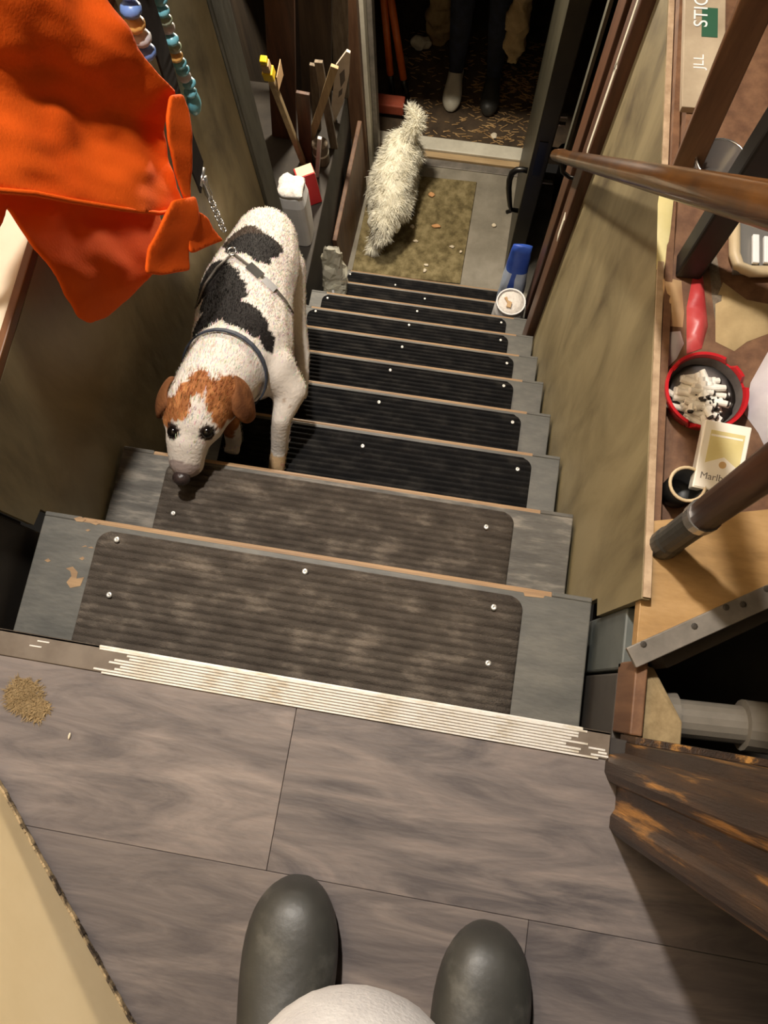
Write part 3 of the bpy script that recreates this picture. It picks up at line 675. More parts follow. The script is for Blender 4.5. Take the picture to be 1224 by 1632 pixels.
ps = thing('person', 'person in dark blue trousers standing in the doorway at the foot of the stairs', 'person', V((px, py, ZB)))
pb = obj('body', pm, 'jeans', ps, smooth=True)
pb.data.materials.append(M['skin'])
for pl in pb.data.polygons:
    if (pl.center+V(pb.location)+V(ps.location)).z > q(0, 0, 1.46).z: pl.material_index = 1
hm = MB().ball(q(0, -.015, 1.665), (.085, .088, .075), 16, 10); obj('hair', hm, 'hairm', ps, smooth=True)
def shoe(name, heel, toe, wd, ht, m, parent, smooth=True):
    heel, toe = V(heel), V(toe); d = toe-heel; L = d.length; d.normalize(); r = V((d.y, -d.x, 0)); z0 = heel.z
    prof = [(-.01, .30, .55), (.02, .62, .95), (.12, .80, 1.0), (.28, .80, 1.05), (.42, .82, 1.02), (.55, .92, .88), (.68, 1.0, .74), (.80, .98, .66), (.89, .86, .60), (.95, .66, .50), (.985, .42, .36), (1.0, .16, .2)]
    vs = []; fs = []; n = 16
    for (t, w_, h_) in prof:
        for k in range(n):
            a = 2*math.pi*k/n; ca, sa = math.cos(a), math.sin(a)
            zz = (sa*.5+.5) if sa > 0 else (.5+.5*max(-1, sa*1.5))
            ww = wd/2*w_*(abs(ca)**.75)*(1 if ca > 0 else -1)*(1 if sa < .2 else 1-.12*sa)
            vs.append(heel+d*L*t+r*ww+V((0, 0, max(0, zz)*ht*h_)))
    for i in range(len(prof)-1):
        for k in range(n): fs.append((i*n+k, i*n+(k+1) % n, (i+1)*n+(k+1) % n, (i+1)*n+k))
    fs += [tuple(reversed(range(n))), tuple(range((len(prof)-1)*n, len(prof)*n))]
    return obj(name, MB().add(vs, fs), m, parent, smooth=True, sub=1)
for s in (-1, 1):
    shoe('shoe', q(s*.10, -.06, .0), q(s*.10, .20, .0), .10, .09, 'sill' if s > 0 else 'rubber', ps)
# ================================================================== person taking the photograph: shoes and belly
t1, h1_ = P(474, 1402, z=.03), P(447, 1640, z=.05); t2, h2_ = P(786, 1478, z=.03), P(764, 1660, z=.05)
def axis(t, hh, L=.285): d = (hh-t); d.z = 0; d.normalize(); t0 = V((t.x, t.y, 0)); return t0+d*L, t0
a1, b1 = axis(t1, h1_); a2, b2 = axis(t2, h2_)
yo = (a1.y+a2.y)/2+.05; xo = (a1.x+a2.x)/2
arms = [(.24, -.08, 1.14, .042), (.20, -.17, .96, .034), (.12, -.20, .90, .030), (.03, -.19, .88, .027)]
sg, q = figure(xo, yo, .0, 1.36, 0, arms, .02, feet=[a1.lerp(b1, .22)+V((0, 0, .09)), a2.lerp(b2, .22)+V((0, 0, .09))])
bc = P(590, 1596, z=.47)
sg.append([(V((xo, yo+.02, .74)), .125), (V((xo, yo+.09, .62)), .105), (V((bc.x, bc.y-.085, .50)), .066)])
pm = organic(sg, [(V((bc.x, bc.y-.056, .47)), (.066, .060, .08)), (V((xo, yo+.02, .85)), (.15, .12, .2))], .012, 6)
ph = thing('person', 'person taking the photograph, dark rubber shoes and rounded pale grey top at the bottom edge', 'person', V((xo, yo, 0)))
pb = obj('body', pm, 'shirt', ph, smooth=True)
pb.data.materials.append(M['trouser']); pb.data.materials.append(M['skin'])
for pl in pb.data.polygons:
    c = pl.center+V(pb.location)+V(ph.location)
    if c.z < .30: pl.material_index = 1
    if c.z > q(0, 0, 1.46).z: pl.material_index = 2
obj('hair', MB().ball(q(0, -.015, 1.665), (.068, .072, .062), 16, 10), 'hairm', ph, smooth=True)
for (a, b) in ((a1, b1), (a2, b2)): shoe('rubber_shoe', a, b, .106, .095, 'rubber', ph)
# ================================================================== handrail on the right
r0 = P(886, 247, x=.372); r1 = P(1224, 326, x=.372); r1 = r0+(r1-r0)*1.22
hr = thing('handrail', 'varnished brown wooden handrail rising along the right wall of the stairs', 'handrail', r0)
rp = [r0.lerp(r1, i/10) for i in range(11)]
obj('rail', MB().tube(rp, .0165, 18), 'rail', hr, smooth=True)
obj('rail_end', MB().tube([r0, r0+V((.02, .012, -.012)), r0+V((.05, .014, -.02))], [.0165, .018, .015], 14), 'brown', hr, smooth=True)
for f in (.10,):
    c = r0.lerp(r1, f); bk = obj('bracket', MB().tube([c+V((0, 0, -.013)), c+V((.012, 0, -.06)), c+V((.034, 0, -.078)), c+V((.057, 0, -.082))], .006, 8), 'iron', hr, smooth=True)
    obj('bracket_plate', MB().box(.4275, .4305, c.y-.018, c.y+.018, c.z-.11, c.z-.055), 'chrome', bk)
# ================================================================== lower landing: doormat, crumbs, tub, bag
dm = tag(obj('doormat', MB().prism([(-.395, 1.93, ZB+.0005), (.135, 1.945, ZB+.0005), (.138, 2.515, ZB+.0005), (-.385, 2.50, ZB+.0005)], (0, 0, .008)), 'doormat', bevel=.003), 'olive-brown pebbled doormat on the floor below the stairs', 'doormat')
for (u, v, w_, h_, m, lb) in [(688, 311, 12, 7, 'treat', 'orange broken biscuit on the doormat nearest the white dog'), (695, 361, 17, 5, 'treat', 'long orange biscuit lying across the middle of the doormat'),
        (657, 362, 8, 5, 'crumb', 'square white crumb beside the long orange biscuit'), (657, 343, 8, 6, 'treatdark', 'dark round biscuit on the doormat right of the white dog'), (662, 385, 10, 3, 'crumb', 'flat pale crumb below the white crumb on the doormat'),
        (677, 432, 7, 5, 'crumb', 'round pale crumb near the front edge of the doormat'), (679, 423, 8, 3, 'crumb', 'thin pale crumb near the front edge of the doormat'), (720, 394, 9, 3, 'crumb', 'small pale crumb near the right edge of the doormat'),
        (734, 402, 5, 4, 'crumb', 'pale crumb at the right edge of the doormat'), (787, 360, 9, 5, 'crumb', 'cream crumb on bare concrete under the door handle'), (787, 217, 12, 9, 'crumb', 'white scrap on the earth beyond the door sill')]:
    zz = ZB+.0085 if u < 740 else ZB+.0005 if v > 300 else ZB-.0095
    c = P(u, v, z=zz); s_ = 3.4/1200
    mb = MB().ball(c+V((0, 0, .005)), (w_*s_*.5, h_*s_*.75, .005), 10, 6).jitter(.004, 120, u); mb.v = [V((p.x, p.y, max(p.z, zz))) for p in mb.v]
    tag(obj('crumb' if m == 'crumb' else 'dog_biscuit', mb, m, smooth=True), lb, 'crumb' if m == 'crumb' else 'biscuit')
tb = P(812, 498, z=tz(8)+.001); tb = V((.350, 1.558, tz(9)+.001))
t = thing('salt_tub', 'white plastic tub of white grains on the lower right stair tread', 'tub', tb)
TH = .150
obj('tub', MB().lathe([(.062, 0), (.065, .004), (.061, TH-.05), (.055, TH-.02), (.058, TH-.012), (.058, TH), (.053, TH), (.052, TH-.014), (.02, TH-.016)], tb, 28), 'whiteplastic', t, smooth=False)
obj('grains', MB().lathe([(.052, TH-.018), (.051, TH-.008), (.03, TH-.005), (.002, TH-.004)], tb, 20).jitter(.003, 60), 'salt', t, smooth=True)
sc = [tb+V((x, y, TH-.003)) for x, y in ((-.028, .012), (-.018, .018), (-.012, .002), (.004, -.004), (.002, -.028), (-.016, -.026), (-.014, -.008))]
obj('scoop', MB().prism(sc, (0, 0, .006)), 'kraft', t, bevel=.001)
bb = V((.360, 1.735, tz(10)+.009))
t = thing('salt_bag', 'blue and white plastic bag standing behind the white tub', 'bag', bb)
def pillow(c, w_, d_, h_, lean=0, seed=0, tw=.35):
    mb = MB(); vs = []; fs = []; n = 20; L = 12
    for i in range(L+1):
        f = i/L; k = (1-tw*f**2); dd = d_*(1 if f < .5 else 1-.85*(f-.5)*2)
        for j in range(n):
            a = 2*math.pi*j/n; ca, sa = math.cos(a), math.sin(a)
            p = V((w_*k*(abs(ca)**.7)*(1 if ca > 0 else -1), dd*(abs(sa)**.8)*(1 if sa > 0 else -1)+lean*f*h_, f*h_))
            vs.append(V(c)+p+noise.noise_vector(p*28+V((seed, 0, 0)))*.006*min(1, f*4))
    for i in range(L):
        for j in range(n): fs.append((i*n+j, i*n+(j+1) % n, (i+1)*n+(j+1) % n, (i+1)*n+j))
    fs += [tuple(reversed(range(n))), tuple(range(L*n, (L+1)*n))]
    return mb.add(vs, fs)
bg = obj('film', pillow(bb, .056, .045, .44, .05, 3), 'label_pale', t, smooth=True); bg.data.materials.append(M['label_blue'])
for pl in bg.data.polygons:
    if abs(pl.center.x+.004) < .014 or pl.center.z > .30 or (pl.center.z < .15 and pl.center.x > -.01): pl.material_index = 1
# leaf litter in the lamplight beyond the sill
rnd = random.Random(11); mb = MB()
for i in range(900):
    x, y = rnd.uniform(-.35, .42), rnd.uniform(2.74, 3.4)
    if rnd.random() > .3+.7*max(0, min(1, (x+.05)*4)): continue
    a = rnd.uniform(-.6, .6); l = rnd.uniform(.008, .022); m4 = Matrix.Translation((x, y, ZB-.0095+rnd.uniform(0, .004))) @ Euler((rnd.uniform(-.2, .2), rnd.uniform(-.2, .2), a)).to_matrix().to_4x4()
    mb.box(-l, l, -.002, .002, 0, .0012, m4)
stuff(tag(obj('leaf_litter', mb, 'straw'), 'dry straw and leaf litter on the dark earth beyond the door sill', 'leaf litter'))
# ================================================================== things standing left of the lower stairs
ZS = -1.72
def upright(u, v, u2, v2, x=None, zb=None):
    """foot point on a level and the top of an upright or leaning thing above it"""
    a = P(u, v, z=zb); b = P(u2, v2, x=x if x is not None else a.x); return a, b
c = V((-.505, 1.672, ZS))
t = thing('canister', 'white plastic canister with a torn crumpled lid behind the grey-green post', 'canister', c)
obj('can', MB().lathe([(.044, 0), (.047, .006), (.050, .10), (.052, .24), (.046, .285), (.040, .29)], c, 28, 5), 'whiteplastic', t, smooth=False, bevel=.003)
obj('torn_lid', MB().lathe([(.041, .291), (.047, .296), (.044, .304), (.02, .31), (.004, .306)], c, 22, 5).jitter(.010, 60), 'salt', t, smooth=True)
c = V((-.493, 1.835, ZS))
t = thing('card_box', 'red box with a cream panel beside the white canister', 'box', c)
mm = Matrix.Translation(c) @ Euler((0, -.06, .5)).to_matrix().to_4x4()
obj('carton', MB().box(-.036, .036, -.024, .024, .004, .18, mm), 'redbox', t, bevel=.002)
obj('panel', MB().box(-.030, .034, -.020, .0225, .1803, .1816, mm).box(.036, .0372, -.018, .020, .09, .165, mm), 'boxcream', t)
t = thing('plastic_bag', 'crumpled clear plastic bag tied with white string by the left stair end', 'bag', V((-.37, 1.59, tz(9))))
mb = pillow(V((-.372, 1.588, tz(9)+.0205)), .050, .042, .25, .14, 5, .45).jitter(.016, 34, 3).jitter(.006, 90, 8)
zm = min(p.z for p in mb.v); mb.v = [V((max(p.x, -.423), p.y, p.z+tz(9)+.001-zm)) for p in mb.v]
obj('film', mb, 'bag', t, smooth=False)
obj('string', MB().tube([V((-.372, 1.545, tz(9)+.07)), V((-.366, 1.53, tz(9)+.045)), V((-.364, 1.52, tz(9)+.02)), V((-.360, 1.51, tz(9)+.007)), V((-.35, 1.49, tz(9)+.006))], .005, 8).jitter(.004, 90), 'whiteplastic', t, smooth=True)
def stickthing(name, label, cat, a, b, w1, w2, m, group=None, extra=None):
    t = thing(name, label, cat, V(a), group); obj('shaft', MB().bar(a, b, w2, w1), m, t, bevel=.002)
    if extra: extra(t)
    return t
F = ZB
def top(u, v, x): return P(u, v, x=x)
a, b = P(480, 250, x=-.56), P(425, 108, x=-.56); a2 = a+(a-b).normalized()*((a.z-ZS)/((b-a).normalized().z))
def caps(t):
    d = (b-a2).normalized()
    obj('collar', MB().bar(b-d*.05, b-d*.01, .034, .034), 'yellow', t, bevel=.003); obj('bottle_neck', MB().bar(b-d*.01, b+d*.03, .026, .026), 'kraft', t, bevel=.003); obj('cap', MB().bar(b+d*.03, b+d*.05, .022, .022), 'yellow', t, bevel=.003)
    obj('paper_tag', MB().prism([b-d*.10+V((.02, -.02, 0)), b-d*.11+V((.02, .05, 0)), b-d*.055+V((.02, .065, .01)), b-d*.05+V((.02, .0, 0))], (.002, 0, 0)), 'kraft', t)
stickthing('broom_handle', 'tan wooden stick with yellow caps beside the grey-green post', 'stick', a2, b, .020, .020, 'stick', extra=caps)
def lean(name, label, cat, p0, p1, x0, x1, zb, w1, w2, m, extra=None):
    A_, B_ = P(*p0, x=x0), P(*p1, x=x1); d = (B_-A_).normalized(); A2 = A_+d*((zb-A_.z)/d.z)
    return stickthing(name, label, cat, A2, B_, w1, w2, m, extra=extra)
# printed white board and crossing slats, all standing on the dark shelf
YP = 2.20
cp = [(533, 196), (528, 170), (535, 105), (552, 82), (558, 85), (556, 120), (547, 165)]
t = thing('printed_board', 'white pointed board with a dark printed mark, standing among the slats', 'board', V((-.47, YP, ZS)))
obj('card', MB().prism([P(u, v, y=YP) for u, v in cp], (0, .012, 0)), 'paper', t, bevel=.001)
obj('print', MB().prism([P(u, v, y=YP-.0005) for u, v in ((541, 118), (549, 110), (550, 128), (543, 140))], (0, .0004, 0)), 'packt', t)
obj('print', MB().prism([P(u, v, y=YP-.0005) for u, v in ((540, 146), (546, 140), (545, 150), (539, 156))], (0, .0004, 0)), 'packt', t)
q_ = P(533, 196, y=YP); obj('batten', MB().bar(V((q_.x, YP+.012, ZS)), q_+V((.01, .012, .06)), .018, .010), 'greywood', t)
def slat(name, label, cat, p0, p1, y, w_, m, th=.014, y1=None):
    A_, B_ = P(*p0, y=y), P(*p1, y=y1 or y); d = (B_-A_).normalized(); A_ = A_+d*((ZS+.001-A_.z)/d.z)
    t = thing(name, label, cat, A_); r = V((d.z, 0, -d.x)).normalized()*w_/2; n_ = V((0, th, 0))
    obj('shaft', MB().add([A_-r, A_+r, A_+r+n_, A_-r+n_, B_-r, B_+r, B_+r+n_, B_-r+n_], [(3, 2, 1, 0), (4, 5, 6, 7), (0, 1, 5, 4), (1, 2, 6, 5), (2, 3, 7, 6), (3, 0, 4, 7)]), m, t, bevel=.002)
slat('wooden_slat', 'pale slat rising to the right across the clutter behind the canister', 'slat', (489, 240), (533, 108), 2.05, .028, 'stick')
slat('wooden_slat', 'grey weathered slat leaning left to the printed board', 'slat', (528, 215), (507, 100), 2.08, .030, 'greywood')
slat('wooden_slat', 'pale slat standing just left of the printed board', 'slat', (505, 205), (500, 105), 2.16, .034, 'greywood')
slat('wooden_slat', 'narrow pinkish slat standing above the red box', 'slat', (505, 280), (509, 222), 1.94, .016, 'bwht')
slat('plank', 'reddish brown board standing between the broom and the crossing slats', 'board', (488, 260), (482, 150), 2.00, .050, 'brown')
slat('plank', 'wide chestnut board standing just behind the grey-green post', 'board', (452, 200), (442, -60), 2.10, .10, 'brown', .02)
slat('plank', 'dark grey board at the back of the clutter', 'board', (505, 180), (500, -60), 2.28, .12, 'wallmid', .02)
slat('plank', 'grey weathered board beside the brown door jamb', 'board', (545, 180), (538, -60), 2.33, .06, 'greywood', .02)
slat('plank', 'black board in the back corner of the clutter', 'board', (470, 150), (462, -60), 2.31, .12, 'riser', .02)
# cloth bundles hanging high up
def bundle(label, cat, name, c, r, m, seed, cord=True):
    mb = organic([], [(c, r), (c+V((0, .01, r[2]*.7)), (r[0]*.7, r[1]*.7, r[2]*.6))], .010, 2).jitter(.022, 18, seed).jitter(.007, 60, seed)
    t = thing(name, label, cat, c); obj('cloth', mb, m, t, smooth=True)
    obj('hanger', MB().tube([c+V((0, 0, r[2]*.8)), V((c.x, c.y, -.14))], .004, 6), 'strap', t); return t
bundle('dull green cloth bundle hanging above the slats', 'cloth', 'cloth_bundle', P(478, 10, x=-.62), (.035, .04, .11), 'greengarden', 2)
bundle('tan frayed straw bundle hanging beside the green cloth', 'straw', 'straw_bundle', P(508, 45, x=-.62), (.040, .045, .14), 'tan', 5)
bundle('tan sack hanging beyond the door left of the person', 'sack', 'sack', P(702, 28, y=3.35), (.07, .05, .20), 'tan', 8)
# long orange tool handles beyond the jamb
t = thing('long_loppers', 'pair of long orange tool handles with black ends beyond the door', 'loppers', P(628, 165, z=ZB-.01))
for (p0, p1, r) in (((622, 118), (606, -60), .017), ((643, 125), (612, -70), .018)):
    A_, B_ = P(*p0, y=2.98), P(*p1, y=3.06)
    hd = obj('handle', MB().tube([A_, B_], r, 12), 'orangep', t, smooth=True); d = (A_-B_).normalized()
    obj('black_end', MB().tube([A_, A_+d*((A_.z-(ZB-.01))/-d.z)*.98], r*.95, 10), 'iron', hd, smooth=True)
c = P(625, 172, z=ZB+.05); c = V((c.x-.01, 2.86, ZB-.009))
t = thing('terracotta_trough', 'terracotta block on the ground under the orange handles', 'trough', c)
obj('block', MB().box(c.x-.075, c.x+.07, c.y-.03, c.y+.04, c.z+.03, c.z+.09), 'terra', t, bevel=.006); obj('foot', MB().box(c.x-.065, c.x+.06, c.y-.02, c.y+.03, c.z, c.z+.031), 'iron', t)
# small plants and rubbish in the dark beyond
for (u, v, r, m, lb) in ((672, 72, .035, 'sill', 'crumpled white rag on the ground beyond the door'), (640, 92, .024, 'greywood', 'grey crumpled rag beside the white rag beyond the door')):
    c = P(u, v, z=ZB+.02); mb = organic([], [(c, (r*1.6, r, r))], .010, 2).jitter(.016, 30, u); zm = min(p.z for p in mb.v); mb.v = [p+V((0, 0, ZB-.0095-zm)) for p in mb.v]
    tag(obj('rag', mb, m, smooth=True), lb, 'rag')
t = bundle('beige patterned cloth hanging on the right beyond the door', 'cloth', 'hanging_cloth', P(826, 40, y=2.95), (.05, .04, .22), 'tan', 12)

# ================================================================== things on the ledge to the right
def L(u, v, z=ZL): return P(u, v, z=z)
# red ashtray with cigarette butts
c = L(1121, 622, ZL+.03); c = V((c.x+.004, c.y, ZL+.001))
t = thing('ashtray', 'red plastic ashtray heaped with cigarette butts on the right ledge', 'ashtray', c)
mb = MB(); n = 60; vs = []; fs = []
pr = [(.038, 0), (.047, .004), (.0545, .028), (.0545, .032), (.0505, .032), (.0485, .024), (.046, .010)]
for i, (r, z) in enumerate(pr):
    for k in range(n):
        a = 2*math.pi*k/n; zz = z
        if z > .025 and min(abs(((a-q+math.pi) % (2*math.pi))-math.pi) for q in (.35, 1.0, 2.6, 4.4)) < .09: zz = .021
        vs.append(c+V((r*math.cos(a), r*math.sin(a), zz)))
for i in range(len(pr)-1):
    for k in range(n): fs.append((i*n+k, i*n+(k+1) % n, (i+1)*n+(k+1) % n, (i+1)*n+k))
fs.append(tuple(reversed(range(n))))
obj('bowl', MB().add(vs, fs), 'redplastic', t)
obj('inner_wall', MB().tube([c+V((0, 0, .0092)), c+V((0, 0, .0262))], [.0455, .0484], 40, caps=False), 'ash', t, smooth=True)
obj('ash_bed', MB().lathe([(.0465, .0105), (.030, .0135), (.004, .0145)], c, 24).jitter(.0015, 90), 'ash', t, smooth=True)
rnd = random.Random(21); b0 = None; e0 = None
for i in range(96):
    ly = i//30; r = math.sqrt(rnd.random())*(.033-.006*ly); a = rnd.uniform(0, 6.28); p = c+V((r*math.cos(a)-.006, r*math.sin(a)-.006, (.0165+ly*.0068))); ln = rnd.uniform(.8, 1.2)
    rt = (math.pi/2+rnd.uniform(-.12, .12), 0, rnd.uniform(-.5, .5)+(1.57 if rnd.random() < .7 else .2))
    if b0 is None:
        b0 = tag(obj('cigarette_butt', MB().tube([(0, 0, -.0135), (0, 0, .0125)], .0041, 10), 'butt', loc=(0, 0, 0)), 'stubbed white cigarette butt heaped in the red ashtray', 'cigarette butt', 'cigarette butts in the red ashtray')
        e0 = obj('burnt_end', MB().tube([(0, 0, .0125), (0, 0, .0150)], [.0041, .0034], 10), 'buttash', b0, loc=(0, 0, 0))
        o = b0
    else:
        o = b0.copy(); COL.objects.link(o); e = e0.copy(); COL.objects.link(e); e.parent = o
    o.location = p; o.rotation_euler = rt; o.scale = (1, 1, ln)
# cigarette pack leaning against the chair leg
ca_, cb_, cc_, cd_ = L(1125, 668, .004), L(1207, 683, .010), L(1160, 806, -.005), L(1096, 792, -.012)
ux = (cb_-ca_).normalized(); uy = (cd_-ca_); uy = (uy-ux*uy.dot(ux)).normalized(); uz = ux.cross(uy)
if uz.z < 0: uz = -uz
W_, H_, D_ = .056, .088, .022
mp = Matrix((ux, uy, uz)).transposed().to_4x4(); mp.translation = ca_
t = thing('cigarette_pack', 'white and pale gold cigarette pack with its flap printed, beside the ashtray', 'cigarette pack', ca_+V((0, 0, -D_)))
obj('carton', MB().box(0, W_, 0, H_, -D_, 0, mp), 'packw', t, bevel=.0015)
obj('gold_panel', MB().box(.009, W_-.006, .012, .060, .0001, .0005, mp), 'packg', t)
obj('lid_line', MB().box(.010, W_-.008, .017, .0195, .0004, .0008, mp), 'packw', t)
fp = [(.002, .058), (.030, .044), (.0545, .060), (.0545, .086), (.002, .086)]
obj('front_flap', MB().prism([mp @ V((x, y, .0005)) for x, y in fp], uz*.0006), 'packw', t)
obj('crest', MB().lathe([(.0045, 0), (.0045, .0004)], (0, 0, 0), 14), 'packo', t).matrix_basis = Matrix.Translation(-V(t.location)) @ mp @ Matrix.Translation((.030, .054, .0011))
def lettering(name, txt, size, mtx, m, parent, ext=.0002):
    cu = bpy.data.curves.new('txt', 'FONT'); cu.body = txt; cu.size = size; cu.extrude = ext; cu.align_x = 'CENTER'
    to = bpy.data.objects.new('txt', cu); COL.objects.link(to); dg = bpy.context.evaluated_depsgraph_get()
    me = bpy.data.meshes.new_from_object(to.evaluated_get(dg)); bpy.data.objects.remove(to); bpy.data.curves.remove(cu)
    me.transform(mtx); b = parent.location.copy(); q = parent
    me.transform(Matrix.Translation(-wloc(parent))); me.materials.clear(); me.materials.append(M[m])
    o = bpy.data.objects.new(name, me); COL.objects.link(o); o.parent = parent; return o
flip = Matrix.Scale(-1, 4, (0, 1, 0))
# lettering basis: x along ux, y up the pack (-uy)
ml = Matrix((ux, -uy, uz)).transposed().to_4x4(); ml.translation = mp @ V((.029, .075, .0013))
lettering('lettering', 'Marlboro', .012, ml, 'packt', t)
# black cup with cream rim behind the pack
c = L(1068, 792, ZL); c = V((c.x+.004, c.y+.004, ZL+.001))
t = thing('cup', 'dark cup with a cream rim between the cigarette pack and the panel edge', 'cup', c)
obj('cup_body', MB().lathe([(.018, 0), (.020, .004), (.0225, .050), (.0205, .050), (.018, .01), (.004, .008)], c, 24), 'black', t, smooth=True)
obj('rim', MB().tube([c+V((.0218*math.cos(k*.2618), .0218*math.sin(k*.2618), .0505)) for k in range(25)], .0022, 8, caps=False), 'creamcord', t, smooth=True)
# chair whose legs stand on the ledge
ch = thing('chair', 'dark wooden chair on the right ledge, near leg with chrome collar and grey foot', 'chair', V((.64, .42, ZL)))
f1 = V((.455, .234, -.005)); g1 = f1+V((.006, .022, .26))
d1 = (g1-f1).normalized()
q1 = f1+d1*.20*1.0
def legpts(a, b, k): return a.lerp(b, k)
e1_ = f1+(g1-f1)*.46
lg = obj('leg', MB().tube([e1_, f1+d1*.465], [.0175, .020], 16), 'brown', ch, smooth=True)
obj('chrome_collar', MB().tube([f1+(g1-f1)*.42, f1+(g1-f1)*.48], [.019, .0195], 18), 'chrome', lg, smooth=False)
obj('foot_tip', MB().tube([f1+d1*-.002, f1+d1*.004, f1+(g1-f1)*.10, f1+(g1-f1)*.12, f1+(g1-f1)*.42], [.0175, .0185, .0185, .0170, .0170], 18), 'rubber', lg, smooth=False)
f2 = V((.475, .654, ZL)); g2 = f2+V((.004, .02, .46))
d2 = (g2-f2).normalized()
obj('leg', MB().bar(f2, f2+d2*.52, .036, .036), 'black', ch, bevel=.004)
for (x, y) in ((.86, .30), (.86, .66)):
    obj('leg', MB().bar(V((x, y, ZL)), V((x-.01, y, .46)), .035, .035), 'brown', ch, bevel=.004)
sz = .46
obj('seat', MB().prism([V((.435, .215, sz)), V((.435, .72, sz)), V((.88, .70, sz)), V((.88, .24, sz))], (0, 0, .035)), 'brown', ch, bevel=.006)
# brown board standing on the ledge behind the black leg
a_, b_ = L(1062, 300), P(1130, 0, x=.53)
def slab(name, label, cat, pl, zt, m, lean=(0, 0)):
    base = [L(u, v) for u, v in pl]; top_ = [p+V((lean[0], lean[1], zt-p.z)) for p in base]
    o = MB().add(base+top_, [(3, 2, 1, 0), (4, 5, 6, 7), (0, 1, 5, 4), (1, 2, 6, 5), (2, 3, 7, 6), (3, 0, 4, 7)])
    return tag(obj(name, o, m, bevel=.002), label, cat)
slab('board', 'upright reddish brown board behind the black chair leg on the ledge', 'board', [(1064, 285), (1108, 292), (1110, 276), (1068, 270)], .44, 'brown2', (-.035, 0))
# packaging with lettering
t = thing('printed_sheet', 'long pale printed pack with white lettering and a green picture, lying along the ledge', 'package', L(1092, 150))
q0, q1 = L(1082, 180), L(1089, -60)
uy2 = (q1-q0).normalized(); nz = V((0, 0, 1)); ux2 = uy2.cross(nz)
mp = Matrix((ux2, uy2, nz)).transposed().to_4x4(); mp.translation = q0+V((0, 0, .001))
LN = (q1-q0).length
obj('card', MB().box(0, .062, 0, LN, 0, .012, mp), 'packcard', t, bevel=.001)
def along(v): return (L(1085, v)-q0).dot(uy2)
obj('picture', MB().box(.026, .050, along(68), along(22), .0122, .0128, mp), 'green', t)
ml = mp @ Matrix.Translation((.034, along(20), .0132)) @ Matrix.Rotation(math.pi/2, 4, 'Z')
lettering('lettering', 'STICK', .030, ml, 'whiteplastic', t)
ml = mp @ Matrix.Translation((.030, along(108), .0126)) @ Matrix.Rotation(math.pi/2, 4, 'Z')
lettering('lettering', 'JLL', .022, ml, 'whiteplastic', t)
def blob(name, label, cat, pl, h, m, sag=.3, seed=0, jit=.006, z0=None):
    base = [L(u, v) for u, v in pl]; cx_ = sum(base, V())/len(base); z0_ = (z0 if z0 is not None else ZL+.0006)
    poly = [(p.x, p.y) for p in base]
    def dist(a, b):
        q = V((a, b)); m_ = 9
        for i in range(len(poly)):
            A_, B_ = V(poly[i]), V(poly[(i+1) % len(poly)]); e = B_-A_; tt = max(0, min(1, (q-A_).dot(e)/e.length_squared)); m_ = min(m_, (q-A_-e*tt).length)
        return m_
    mb = sheet(poly, .012, lambda a, b: (a, b, z0_+h*min(1, dist(a, b)/.02)**.6*(1+sag*noise.noise(V((a*40, b*40, seed))))))
    n0 = len(mb.v); bot = sheet(poly, .05, lambda a, b: (a, b, z0_)); mb.add(bot.v, [tuple(reversed(f)) for f in bot.f])
    t_ = tag(obj(name, mb, m, smooth=True), label, cat); return t_
blob('film_bag', 'flattened red printed plastic bag behind the ashtray', 'bag', [(1094, 565), (1094, 490), (1104, 440), (1114, 420), (1120, 440), (1128, 520), (1118, 556)], .018, 'redbag', .5, 3)
blob('paper_bag', 'folded tan paper bag beside the red plastic bag', 'bag', [(1042, 518), (1044, 470), (1048, 440), (1086, 448), (1090, 500), (1088, 522)], .012, 'kraft', .3, 5)
blob('crinkled_film', 'crinkled shiny pale film between the panel edge and the ashtray', 'film', [(1050, 560), (1058, 530), (1084, 528), (1090, 548), (1078, 572), (1060, 590)], .010, 'lilac', .6, 9)
blob('plastic_film', 'pale lilac plastic film right of the cigarette pack', 'film', [(1186, 660), (1196, 610), (1224, 560), (1290, 580), (1290, 690), (1222, 720), (1208, 690)], .03, 'lilac', .5, 7)
blob('card_sheet', 'tan card sheet under the red plastic bag', 'card', [(1140, 545), (1140, 480), (1152, 450), (1190, 478), (1230, 486), (1230, 530), (1190, 545), (1170, 560)], .006, 'tan', .2, 2)
blob('paper_strip', 'bright yellow-cream paper strip along the panel edge under the handrail', 'paper', [(1046, 430), (1048, 325), (1052, 300), (1074, 312), (1068, 370), (1058, 430)], .006, 'packg', .2, 4)
blob('cloth_strip', 'grey-blue cloth strip lying beside the tan card', 'cloth', [(1128, 400), (1140, 395), (1152, 470), (1150, 530), (1142, 530), (1134, 470)], .012, 'greywood', .3, 6)
# grey tray with a cream rim and two white bars
c0 = L(1165, 440); c1 = L(1290, 440); c2 = L(1290, 300); c3 = L(1165, 310)
t = thing('tray', 'grey metal tray with a cream rounded rim under the handrail', 'tray', (c0+c2)/2)
obj('tray_base', MB().prism([c0+V((0, 0, .001)), c1+V((0, 0, .001)), c2+V((0, 0, .001)), c3+V((0, 0, .001))], (0, 0, .010)), 'greytray', t, bevel=.002)
rz = V((0, 0, .012)); obj('rim', MB().tube([c1+rz, c0.lerp(c1, .2)+rz, c0+rz+(c3-c0)*.06+(c1-c0)*.05, c0+rz+(c3-c0)*.2, c3+rz], .008, 10), 'creamcord', t, smooth=True)
for (u, v, u2, v2) in ((1204, 420, 1204, 375), (1222, 420, 1222, 378)):
    obj('white_bar', MB().bar(L(u, v, ZL+.016), L(u2, v2, ZL+.016), .009, .006), 'whiteplastic', t, bevel=.001)
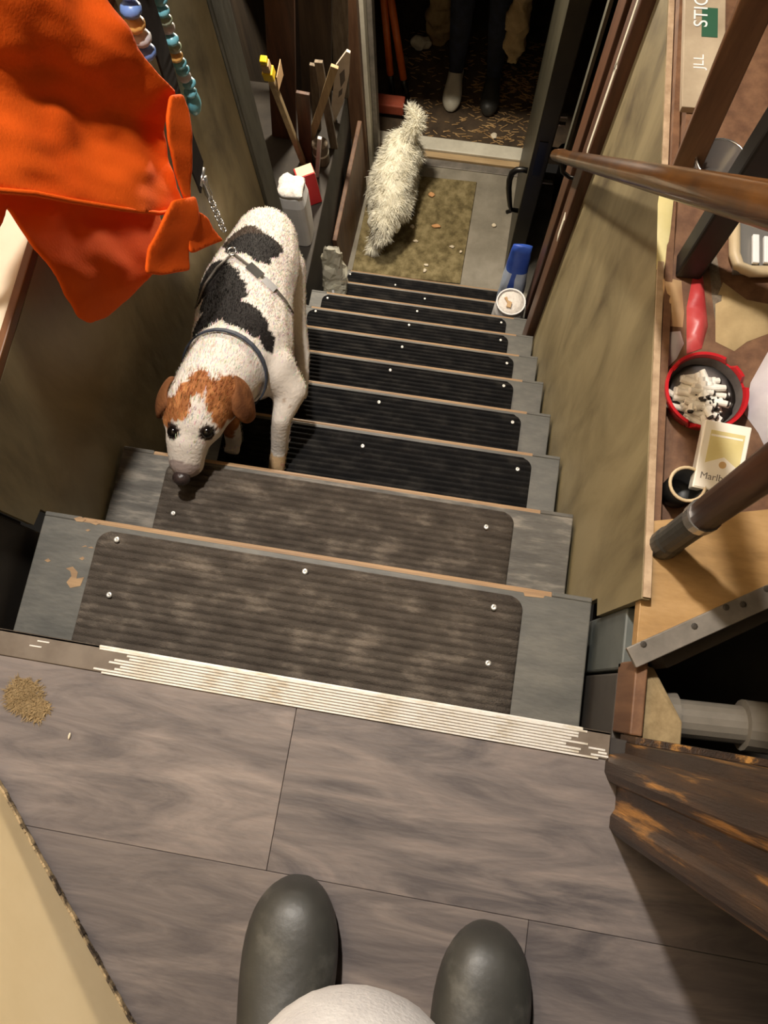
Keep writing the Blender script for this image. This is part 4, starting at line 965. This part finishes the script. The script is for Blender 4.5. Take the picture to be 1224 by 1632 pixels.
# smoked glass dish in front of the brown board
c = L(1102, 262); c = V((c.x+.025, c.y-.03, ZL+.001))
t = thing('glass_dish', 'smoked glass dish with a bright rim against the brown board', 'dish', c)
obj('dish', MB().lathe([(.022, 0), (.026, .003), (.036, .05), (.033, .05), (.024, .006), (.004, .004)], c, 24), 'smoke', t, smooth=True)
obj('rim', MB().tube([c+V((.0345*math.cos(k*.2618), .0345*math.sin(k*.2618), .0505)) for k in range(25)], .0014, 8, caps=False), 'steel', t, smooth=True)
# sandy fluff and a rice grain on the landing
mb, _ = fur(MB().add([P(u, v, z=.0004) for u, v in ((10, 1100), (30, 1082), (60, 1088), (66, 1112), (80, 1128), (62, 1150), (38, 1138), (14, 1128))], [tuple(range(8))[::-1]]), 1500, .010, .0006, (0, 0, .1), 1.0, .1, seed=6)
mb.v = [V((p.x, p.y, max(.0003, abs(p.z)*.5))) for p in mb.v]
tag(obj('fluff_clump', mb, 'fluff'), 'flat tan clump of fluff on the landing floor at the left', 'fluff')
c = P(111, 1173, z=.001); tag(obj('rice_grain', MB().ball(c+V((0, 0, .0008)), (.0015, .004, .0015), 8, 6), 'crumb', smooth=True), 'single white rice grain on the landing below the fluff', 'crumb')

# more boards and odds and ends packed behind the post
c = V((-.487, 2.02, ZS)); t = thing('paper_roll', 'grey paper-wrapped roll standing behind the red box', 'roll', c)
obj('wrapper', MB().lathe([(.030, 0), (.032, .004), (.032, .10), (.029, .103)], c, 20), 'greywood', t); obj('band', MB().lathe([(.0325, .05), (.0325, .06)], c, 20), 'sill', t)


# wall pegs that carry the jacket, the leash and the beads
for lb, p, gap_ in (('wooden wall peg holding the orange jacket', V((jx(yz(60, -166)[1]), *yz(60, -166))), .0), ('wooden wall peg holding the black leash', s0, .0), ('wooden wall peg holding the turquoise beads', P(238, -40, x=-.41), .0), ('wooden wall peg holding the blue beads', P(196, -30, x=-.40), .0)):
    t = thing('wall_peg', lb, 'peg', V((-.60, p.y, p.z)), 'pegs on the left wall')
    obj('rod', MB().tube([V((-.599, p.y, p.z)), V((p.x-.02, p.y, p.z+.004)), V((p.x+.012, p.y, p.z+.008))], [.011, .010, .009], 12), 'brown2', t, smooth=True)
    obj('rose', MB().tube([V((-.6, p.y, p.z)), V((-.592, p.y, p.z))], .02, 14), 'brown2', t)
